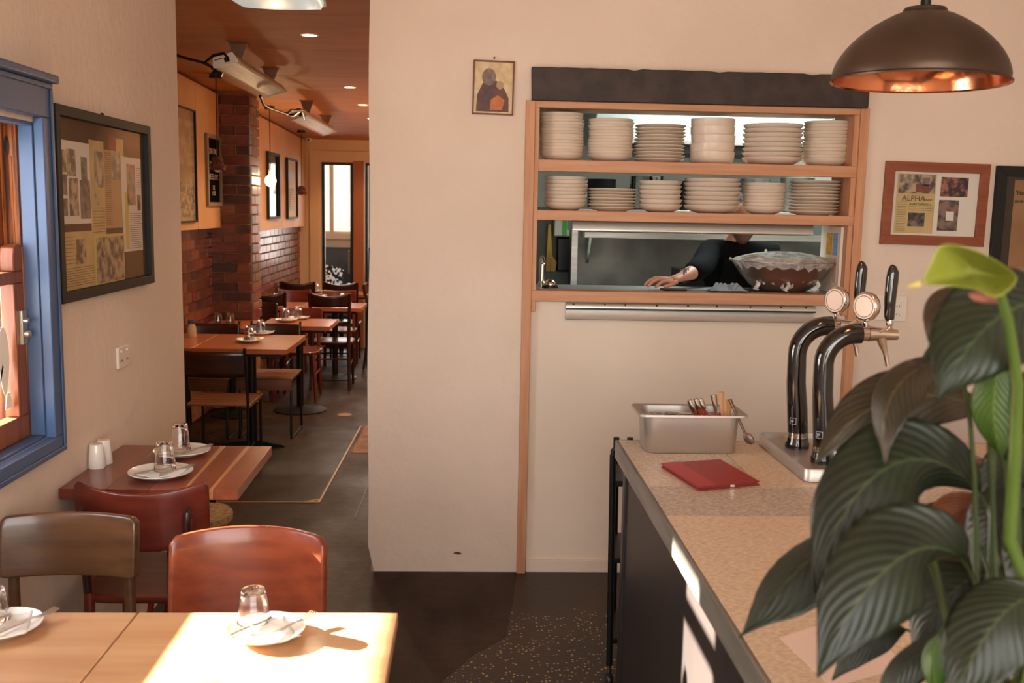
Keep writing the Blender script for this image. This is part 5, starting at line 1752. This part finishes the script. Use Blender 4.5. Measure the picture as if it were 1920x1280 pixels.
# stool
t = thing('cork_stool', 'round stool with speckled cork seat and red legs beneath the slab table', 'stool', (-1.085, 3.80, 0))
CORK = mat('cork', (176, 140, 88), (126, 96, 58), (70, 70, 70), .7, detail=4, bump=.2, bsc=120)
MB().lathe([(0, .42), (.165, .42), (.172, .424), (.172, .444), (.168, .45), (0, .45)], 40).build('seat', CORK, t)
for k in range(4):
    a = pi / 4 + k * pi / 2
    MB().tube([(.11 * cos(a), .11 * sin(a), .42), (.18 * cos(a), .18 * sin(a), 0)], [.015, .011], 10).build('leg', mat('red_paint', (150, 44, 36), None, rough=.4), t)


# ---------------------------------------------------------------- back room furniture
def cafe(lab, x0, x1, y0, y1, grp, kind='round'):
    t_ = thing('cafe_table', lab, 'table', ((x0 + x1) / 2, (y0 + y1) / 2, S((y0 + y1) / 2)), group=grp)
    w, d = (x1 - x0) / 2, (y1 - y0) / 2
    MB().box((-w, -d, .715), (w, d, .75)).build('table_top', TABLEO, t_, bev=.002)
    MB().box((-w + .05, -d + .06, .69), (w - .05, d - .06, .715)).build('top_support', BLACKM, t_)
    pedestal(t_, .69, min(.22, w - .03, d - .02), kind)
    return t_


G = 'orange wood tables in the back room'
cafe('nearest orange wood table in the back room, its open end toward the aisle', -1.812, -1.193, 6.54, 7.28, G, 'cross')
cafe('orange wood table joined to the nearest one, partly behind the doorway edge', -2.125, -1.818, 6.54, 7.28, G, 'cross')
cafe('second orange wood table from the doorway, aisle side', -1.70, -1.125, 8.05, 8.60, G)
cafe('second orange wood table from the doorway, wall side', -2.125, -1.71, 7.80, 8.36, G)
cafe('third orange wood table from the doorway, aisle side', -1.66, -1.07, 9.89, 10.44, G)
cafe('third orange wood table from the doorway, wall side', -2.125, -1.67, 9.89, 10.44, G)
cafe('farthest orange wood table before the glass door', -1.95, -1.15, 11.85, 12.35, G)


def put_set(where, x, y, r=.09, items=('glass',)):
    z = .75 + S(y)
    splate((x, y, z + .004), r, 'white side plate ' + where, 'side plates')
    napkin((x + .01, y, z + .005), .4, .8, 'white paper napkin on the plate ' + where, 'folded napkins')
    tumbler((x - .005, y + .01, z + .0175), 'upturned glass on the plate ' + where, 'upturned glasses')
    cutlery('table_fork', 'fork', 'fork on the plate ' + where, (x + .015, y - .06, z + .022), (0, -.02, 1.0), 'cutlery laid on the plates').scale = (.7, .9, .9)


for (px, py, w_) in ((468, 641, 'nearer the aisle on the nearest back table'), (490, 628, 'farther back on the nearest back table'), (560, 599, 'at the aisle end of the second back table'), (537, 603, 'left on the second back table')):
    y = 7.0
    for _ in range(12):
        q = PZ(px, py, .75 + S(y))
        y = q.y
    put_set(w_, q.x, q.y)
for i, (x, y, w_) in enumerate(((-1.45, 10.05, 'nearer on the third back table'), (-1.30, 10.28, 'farther on the third back table'), (-1.95, 10.15, 'near the wall on the third back table'), (-1.85, 12.1, 'on the left of the farthest table'), (-1.45, 12.1, 'on the right of the farthest table'))):
    put_set(w_, x, y)
for (px, w_) in ((409, 'left of the brick pier, nearer the wall'), (432, 'left of the brick pier, nearer the aisle')):
    q = PY(px, 598, 8.05)
    z = .75 + S(8.08)
    tumbler((q.x, 8.05, z + .0045), 'upturned glass on the wall side table ' + w_, 'upturned glasses', 1.0)
q = PY(355, 590, 7.05)
t = thing('sauce_bottle', 'small jar with a blue lid on the wall side table by the doorway edge', 'jar', (-1.97, 7.12, .75 + S(7.12)))
MB().lathe([(0, 0), (.03, 0), (.032, .004), (.030, .07), (.022, .09), (.022, .1), (0, .1)], 18).build('body', mat('jar_tan', (196, 166, 130), None, rough=.3), t)
MB().lathe([(.024, .096), (.025, .098), (.025, .118), (.023, .121), (0, .121)], 18).build('lid', mat('blue_lid', (50, 66, 92), None, rough=.4), t)


def metal_chair(lab, loc, rz, slats=True):
    t_ = thing('metal_frame_chair', lab, 'chair', loc, rz, 'black metal chairs in the back room')
    r = .009
    for sx in (-1, 1):
        MB().tube([(sx * .185, -.20, 0), (sx * .185, -.19, .42), (sx * .185, -.18, .44), (sx * .185, .17, .44)], r, 8).build('leg', BLACKM, t_)
        MB().tube([(sx * .19, .22, 0), (sx * .188, .175, .44), (sx * .186, .205, .66), (sx * .184, .235, .82)], r, 8).build('leg', BLACKM, t_)
        MB().tube([(sx * .19, -.198, .012), (sx * .19, .218, .012)], r, 8).build('runner', BLACKM, t_)
    MB().tube([(-.185, -.19, .40), (.185, -.19, .40)], .006, 8).build('stretcher', BLACKM, t_)
    for k in range(5 if slats else 1):
        if slats:
            y0 = .16 - k * .078
            MB().box((-.195, y0 - .066, .449), (.195, y0, .461)).build('seat_slat', SLATW, t_, bev=.003)
        else:
            m3 = MB().prism([(-.235, .37), (-.243, .37), (-.246, .44), (-.238, .458), (-.21, .465), (.18, .462), (.18, .450), (-.21, .452), (-.230, .444)], 0, -.20, .20)
            m3.build('seat', SLATW, t_, bev=.003)
    curved_panel(.385, .64, .80, .6, .232, .12, 0, .01).build('backrest', DARKWOOD, t_, solid=.012)
    return t_


def at_floor(x, y):
    return (x, y, S(y))


metal_chair('black metal chair with slatted seat seen from behind, nearest in the back room', at_floor(-1.53, 6.22), pi)
metal_chair('black metal chair with moulded ply seat facing us across the nearest back table', at_floor(-1.47, 7.38), 0, False)
metal_chair('black metal chair with ply seat nearest the wall beyond the nearest back table', at_floor(-1.92, 7.33), 0, False)


def ladder_chair(lab, loc, rz):
    t_ = thing('ladder_back_chair', lab, 'chair', loc, rz, 'dark ladder back chairs in the back room')
    for sx in (-1, 1):
        MB().tube([(sx * .17, -.175, 0), (sx * .165, -.17, .43)], [.013, .017], 10).build('leg', DARKWOOD, t_)
        MB().tube([(sx * .185, .25, 0), (sx * .17, .19, .42), (sx * .178, .20, .66), (sx * .19, .245, .93)], [.014, .019, .018, .014], 10).build('leg', DARKWOOD, t_)
        MB().tube([(sx * .167, -.17, .25), (sx * .178, .21, .22)], .008, 8).build('stretcher', DARKWOOD, t_)
    MB().tube([(-.167, -.17, .30), (.167, -.17, .30)], .008, 8).build('stretcher', DARKWOOD, t_)
    MB().tube([(-.175, .215, .30), (.175, .215, .30)], .008, 8).build('stretcher', DARKWOOD, t_)
    round_seat(.20, .195, .46, .03).build('seat', DARKWOOD, t_)
    curved_panel(.37, .80, .935, .42, .262, .12, -.035, .006).build('top_rail', DARKWOOD, t_, solid=.016)
    curved_panel(.35, .62, .66, .42, .232, .12, .0, .0).build('back_slat', DARKWOOD, t_, solid=.012)
    return t_


ladder_chair('dark ladder back chair seen from behind in the aisle, largest in the back room', at_floor(-1.31, 9.62), pi)
ladder_chair('dark ladder back chair seen from behind beside the brick pier', at_floor(-1.92, 9.66), pi)
ladder_chair('dark ladder back chair near the wall before the farthest table', at_floor(-1.93, 11.50), pi)
ladder_chair('dark ladder back chair before the right half of the farthest table', at_floor(-1.45, 11.50), pi)
ladder_chair('dark ladder back chair turned sideways at the pillar edge', at_floor(-.90, 11.05), pi / 2)
panel_chair('dark brown chair facing us beyond the second back table', at_floor(-1.53, 8.93), 0, REDDARK, .40, .60, .80, .45, 0, .012, .014, group='panel back chairs in the back room')
panel_chair('dark chair between the brick pier and the second back table', at_floor(-1.93, 8.97), 0, DARKWOOD, .36, .60, .84, .5, 0, .012, .014, group='panel back chairs in the back room')
panel_chair('brown curved back chair beyond the third table, aisle side', at_floor(-1.42, 10.75), 0, REDDARK, .38, .72, .86, .4, -.02, .012, .014, group='panel back chairs in the back room')
panel_chair('brown curved back chair beyond the third table, wall side', at_floor(-1.91, 10.75), 0, REDDARK, .38, .70, .86, .4, -.02, .012, .014, group='panel back chairs in the back room')

# ---------------------------------------------------------------- peace lily
def leaf_material(name, c1, c2, c3, rough=.46):
    m = bpy.data.materials.new(name)
    m.use_nodes = True
    nt = m.node_tree
    p = nt.nodes['Principled BSDF']
    p.inputs['Roughness'].default_value = rough
    p.inputs['Subsurface Weight'].default_value = 0.0
    uv = nt.nodes.new('ShaderNodeUVMap')
    se = nt.nodes.new('ShaderNodeSeparateXYZ')
    nt.links.new(uv.outputs[0], se.inputs[0])

    def M_(op, a, b_=None, c=None):
        n_ = nt.nodes.new('ShaderNodeMath')
        n_.operation = op
        for i, x in enumerate((a, b_, c)):
            if x is None:
                continue
            if isinstance(x, (int, float)):
                n_.inputs[i].default_value = x
            else:
                nt.links.new(x, n_.inputs[i])
        return n_.outputs[0]
    au = M_('ABSOLUTE', M_('MULTIPLY_ADD', se.outputs[0], 2, -1))
    ph = M_('MULTIPLY_ADD', se.outputs[1], 75, M_('MULTIPLY', au, -26))
    rib = M_('MULTIPLY_ADD', M_('SINE', ph), .5, .5)
    mid = M_('LESS_THAN', au, .035)
    nz = nt.nodes.new('ShaderNodeTexNoise')
    nz.inputs['Scale'].default_value = 9
    nz.inputs['Detail'].default_value = 4
    tc = nt.nodes.new('ShaderNodeTexCoord')
    nt.links.new(tc.outputs['Object'], nz.inputs['Vector'])
    cr = nt.nodes.new('ShaderNodeValToRGB')
    cr.color_ramp.elements[0].position = .3
    cr.color_ramp.elements[0].color = lin(c1)
    cr.color_ramp.elements[1].position = .75
    cr.color_ramp.elements[1].color = lin(c2)
    nt.links.new(M_('MULTIPLY_ADD', rib, .16, M_('MULTIPLY', nz.outputs['Fac'], .75)), cr.inputs[0])
    mx = nt.nodes.new('ShaderNodeMix')
    mx.data_type = 'RGBA'
    mx.inputs['B'].default_value = lin(c3)
    nt.links.new(M_('MULTIPLY', mid, .35), mx.inputs['Factor'])
    nt.links.new(cr.outputs[0], mx.inputs['A'])
    nt.links.new(mx.outputs['Result'], p.inputs['Base Color'])
    b_ = nt.nodes.new('ShaderNodeBump')
    b_.inputs['Strength'].default_value = .2
    b_.inputs['Distance'].default_value = .004
    nt.links.new(rib, b_.inputs['Height'])
    nt.links.new(b_.outputs[0], p.inputs['Normal'])
    return m


LG = leaf_material('leaf_green', (14, 23, 11), (34, 46, 24), (74, 90, 46))
LG2 = leaf_material('leaf_bronze', (30, 28, 14), (74, 58, 34), (120, 100, 56))
LG3 = leaf_material('leaf_fresh', (38, 64, 14), (74, 104, 28), (120, 150, 50))
LRED = leaf_material('leaf_drying', (84, 38, 20), (150, 82, 48), (170, 110, 60))
LDK = leaf_material('leaf_deep', (12, 22, 10), (28, 40, 18), (60, 76, 38))
SPM2 = mat('spathe_green', (142, 148, 52), (128, 130, 50), (9, 9, 9), .5)
STEMG = mat('stem_green', (56, 72, 28), (42, 56, 20), (20, 20, 4), .4)


def bez(p, t):
    a, b_, c, d = p
    s_ = 1 - t
    return a * s_ ** 3 + b_ * (3 * s_ * s_ * t) + c * (3 * s_ * t * t) + d * t ** 3


def leaf(name, pts, hw, m, parent, roll=0.0, fold=.35, wave=.02, wide=.42, curl=0.0, nu=14, nv=30, seed=0):
    P_ = [PY(a, b_, d) for a, b_, d in pts]
    rng = random.Random(seed)
    ph = rng.uniform(0, 6)
    W_ = hw / 1867 * pts[1][2]
    vs, fs, uvs = [], [], []
    for j in range(nv + 1):
        t_ = j / nv
        c = bez(P_, t_)
        tg = (bez(P_, min(1, t_ + .02)) - bez(P_, max(0, t_ - .02))).normalized()
        vd = (c - CAMP).normalized()
        side = tg.cross(vd).normalized()
        side = Matrix.Rotation(roll + curl * (t_ - .5), 3, tg) @ side
        up = side.cross(tg).normalized()
        w = W_ * (sin(pi * min(1, t_ ** (math.log(.5) / math.log(wide)))) ** .75) * (1 if t_ < .8 else 1 - .55 * ((t_ - .8) / .2) ** 1.3) + .0006
        for i in range(nu + 1):
            u = 2 * i / nu - 1
            rp = .012 * W_ * sin(t_ * 75 - abs(u) * 26)
            z = fold * w * (abs(u) ** 1.3) + wave * W_ * 2 * sin(t_ * 9 + ph + u * 2.0) * abs(u) + rp
            vs.append(c + side * (u * w) + up * z)
            uvs.append((i / nu, t_))
    for j in range(nv):
        for i in range(nu):
            a = j * (nu + 1) + i
            fs.append((a, a + 1, a + nu + 2, a + nu + 1))
    me = bpy.data.meshes.new(name)
    me.from_pydata([tuple(v) for v in vs], [], fs)
    ul = me.uv_layers.new(name='UVMap')
    for lp in me.loops:
        ul.data[lp.index].uv = uvs[lp.vertex_index]
    me.shade_smooth()
    return put(name, me, m, parent, solid=.0008), P_[0]


plant = thing('peace_lily', 'large potted peace lily with dark drooping leaves on the near counter end', 'plant', (0, 0, 0))
PC = Vector((.60, 1.02, CT))
MB().lathe([(0, 0), (.075, 0), (.078, .004), (.095, .135), (.102, .137), (.102, .15), (.094, .15), (.09, .125), (0, .12)], 36, Matrix.Translation(PC)).build('pot', mat('terracotta', (150, 84, 56), None, rough=.8), plant)
MB().lathe([(0, .128), (.089, .124)], 24, Matrix.Translation(PC)).build('soil', mat('soil', (40, 28, 20), (24, 18, 14), (60, 60, 60), .95, bump=.8, bsc=80), plant)
LV = [
    # pts, halfwidth px, material, roll, fold, wide
    (((1838, 925, 1.20), (1735, 800, 1.15), (1590, 850, 1.12), (1528, 1112, 1.10)), 92, LG, .15, .25, .50),
    (((1672, 905, 1.22), (1600, 990, 1.20), (1500, 1040, 1.18), (1386, 1196, 1.16)), 66, LG, .65, .5, .62),
    (((1805, 1050, 1.08), (1735, 980, 1.04), (1620, 1060, 1.0), (1533, 1270, .98)), 100, LG, -.1, .3, .46),
    (((1850, 765, 1.24), (1760, 735, 1.22), (1640, 700, 1.2), (1527, 872, 1.18)), 62, LG2, .3, .3, .5),
    (((1775, 672, 1.18), (1700, 690, 1.16), (1640, 730, 1.14), (1660, 876, 1.12)), 46, LG2, .5, .4, .5),
    (((1990, 560, 1.02), (1900, 560, 1.0), (1830, 600, .98), (1756, 752, .96)), 100, LG, .1, .28, .42),
    (((1856, 612, 1.2), (1830, 545, 1.18), (1735, 540, 1.16), (1742, 640, 1.15)), 36, LG2, .5, .5, .5),
    (((1810, 600, 1.2), (1775, 630, 1.18), (1740, 655, 1.16), (1726, 690, 1.15)), 14, LG, .6, .5, .4),
    (((1880, 672, 1.12), (1858, 730, 1.12), (1858, 790, 1.12), (1878, 862, 1.12)), 46, LG3, .3, .3, .5),
    (((1925, 740, 1.3), (1905, 790, 1.3), (1890, 850, 1.3), (1905, 930, 1.28)), 34, LG, .3, .3, .5),
    (((1925, 905, 1.38), (1880, 880, 1.36), (1840, 862, 1.36), (1792, 872, 1.36)), 26, LRED, .7, .5, .5),
    (((1890, 955, 1.32), (1830, 930, 1.3), (1770, 950, 1.28), (1728, 1030, 1.28)), 48, LRED, .5, .4, .5),
    (((1930, 905, 1.2), (1890, 960, 1.2), (1850, 1000, 1.2), (1830, 1085, 1.2)), 66, LDK, .2, .3, .5),
    (((1880, 1075, 1.25), (1820, 1060, 1.25), (1760, 1120, 1.25), (1712, 1225, 1.25)), 74, LDK, .2, .3, .5),
    (((1955, 1120, .98), (1890, 1110, .96), (1840, 1190, .95), (1775, 1330, .94)), 84, LG, .15, .28, .5),
    (((1790, 1180, 1.15), (1740, 1210, 1.15), (1690, 1240, 1.15), (1640, 1330, 1.15)), 38, LDK, .5, .4, .5),
    (((1975, 930, 1.1), (1950, 990, 1.1), (1920, 1060, 1.1), (1912, 1150, 1.1)), 60, LDK, .2, .3, .5),
    (((1690, 1000, 1.22), (1650, 1060, 1.22), (1625, 1110, 1.22), (1600, 1170, 1.2)), 38, LDK, .2, .4, .5),
    (((1930, 690, 1.15), (1915, 760, 1.15), (1850, 820, 1.2), (1895, 870, 1.2)), 32, LDK, .3, .3, .5),
    (((1760, 1190, 1.1), (1745, 1225, 1.1), (1745, 1260, 1.1), (1765, 1320, 1.1)), 22, LG3, .2, .3, .5),
    (((1840, 1000, 1.35), (1780, 960, 1.35), (1730, 1000, 1.35), (1700, 1080, 1.35)), 60, LDK, .2, .3, .5),
    (((1960, 1000, 1.3), (1900, 1010, 1.3), (1850, 1080, 1.3), (1810, 1190, 1.3)), 80, LDK, .1, .3, .5),
    (((1950, 800, 1.25), (1905, 850, 1.25), (1860, 930, 1.24), (1850, 1030, 1.24)), 58, LDK, .2, .3, .5),
    (((1945, 860, 1.3), (1925, 930, 1.3), (1890, 1000, 1.3), (1885, 1110, 1.3)), 70, LG, .25, .3, .5),
    (((1935, 770, 1.35), (1920, 830, 1.35), (1900, 900, 1.35), (1880, 960, 1.35)), 50, LDK, .3, .3, .5),
    (((1700, 1180, 1.3), (1660, 1170, 1.3), (1610, 1200, 1.3), (1560, 1275, 1.3)), 34, LDK, .4, .3, .5),
    (((1965, 1060, 1.15), (1930, 1080, 1.15), (1895, 1150, 1.14), (1880, 1260, 1.14)), 70, LDK, .2, .3, .5),
]
for i, (pts_, hw, m3, rl, fo, wi) in enumerate(LV):
    lo, b0 = leaf('leaf', pts_, hw, m3, plant, rl, fo, .05, wi, curl=.35 * (-1) ** i, seed=i)
    if m3 is LRED:
        lo['label'] = 'reddish brown drying leaf'
    if m3 is LG3:
        lo['label'] = 'fresh bright green leaf'
    P_ = [PY(a, b_, d) for a, b_, d in pts_]
    dr = (P_[0] - P_[1]).normalized()
    cr_ = PC + Vector((.03 * cos(i * 2.4), .03 * sin(i * 2.4), .125))
    mid = P_[0] + dr * .05
    up_ = Vector((cr_.x * .6 + mid.x * .4, cr_.y * .6 + mid.y * .4, max(cr_.z + .5 * (mid.z - cr_.z), cr_.z + .03)))
    MB().tube([b0.lerp(P_[1], .06)] + [bez([b0, mid, up_, cr_], k / 8) for k in range(1, 9)], [.0018, .0022, .0025, .0028, .003, .0032, .0034, .0036, .004], 8).build('stalk', STEMG, plant)
# flower: spathe, spadix, thick stem
OUT = [(1722, 533), (1738, 505), (1750, 480), (1756, 461), (1775, 456), (1800, 459), (1830, 467), (1860, 482), (1890, 501), (1914, 520), (1902, 536), (1886, 552), (1866, 561), (1848, 552), (1832, 541), (1800, 538), (1770, 536), (1745, 535)]
CXY = (1822, 508)
m_ = MB()
vs_ = [PY(CXY[0], CXY[1], .965)]
for k_, (f_, dp) in enumerate(((.35, .957), (.7, .938), (1.0, .91))):
    for (x, y) in OUT:
        vs_.append(PY(CXY[0] + (x - CXY[0]) * f_, CXY[1] + (y - CXY[1]) * f_, dp + .012 * (1 - f_) * sin(x * .05)))
no = len(OUT)
fs_ = [(0, 1 + k, 1 + (k + 1) % no) for k in range(no)]
for r_ in range(2):
    for k in range(no):
        a_, c_ = 1 + r_ * no + k, 1 + r_ * no + (k + 1) % no
        fs_.append((a_, a_ + no, c_ + no, c_))
m_.add(vs_, fs_)
so = m_.build('spathe', SPM2, plant, solid=.001, sub=1, ang=180)
so['label'] = 'yellow-green flower bract'
m_ = MB().tube([PY(1722, 533, .91), PY(1708, 536, .905), PY(1700, 537, .90)], [.003, .0015, .0006], 8)
m_.build('bract_tip', mat('bract_tip_yellow', (196, 180, 90), None, rough=.6), plant)
a, b_ = PY(1868, 562, .955), PY(1818, 552, .955)
MB().tube([a, a.lerp(b_, .4), a.lerp(b_, .8), b_], [.004, .0055, .005, .002], 10).build('spadix', mat('spadix_pink', (176, 110, 92), None, rough=.8, bump=.5, bsc=300), plant)
pts_ = [PY(1872, 540, .93), PY(1890, 600, .94), PY(1908, 720, .96), PY(1903, 860, .99), PY(1893, 1010, 1.0)]
MB().tube(pts_ + [PC + Vector((.02, -.02, .3)), PC + Vector((.01, -.01, .125))], [.0045, .005, .0058, .0065, .007, .007, .007], 12).build('flower_stem', mat('flower_stem_green', (84, 104, 38), (70, 90, 32), (10, 10, 4), .4), plant)
MB().tube([PY(1835, 1020, 1.12), PY(1865, 1100, 1.1), PY(1895, 1180, 1.08), PC + Vector((.01, .02, .125))], [.0022, .0025, .003, .0035], 8).build('stalk', STEMG, plant)
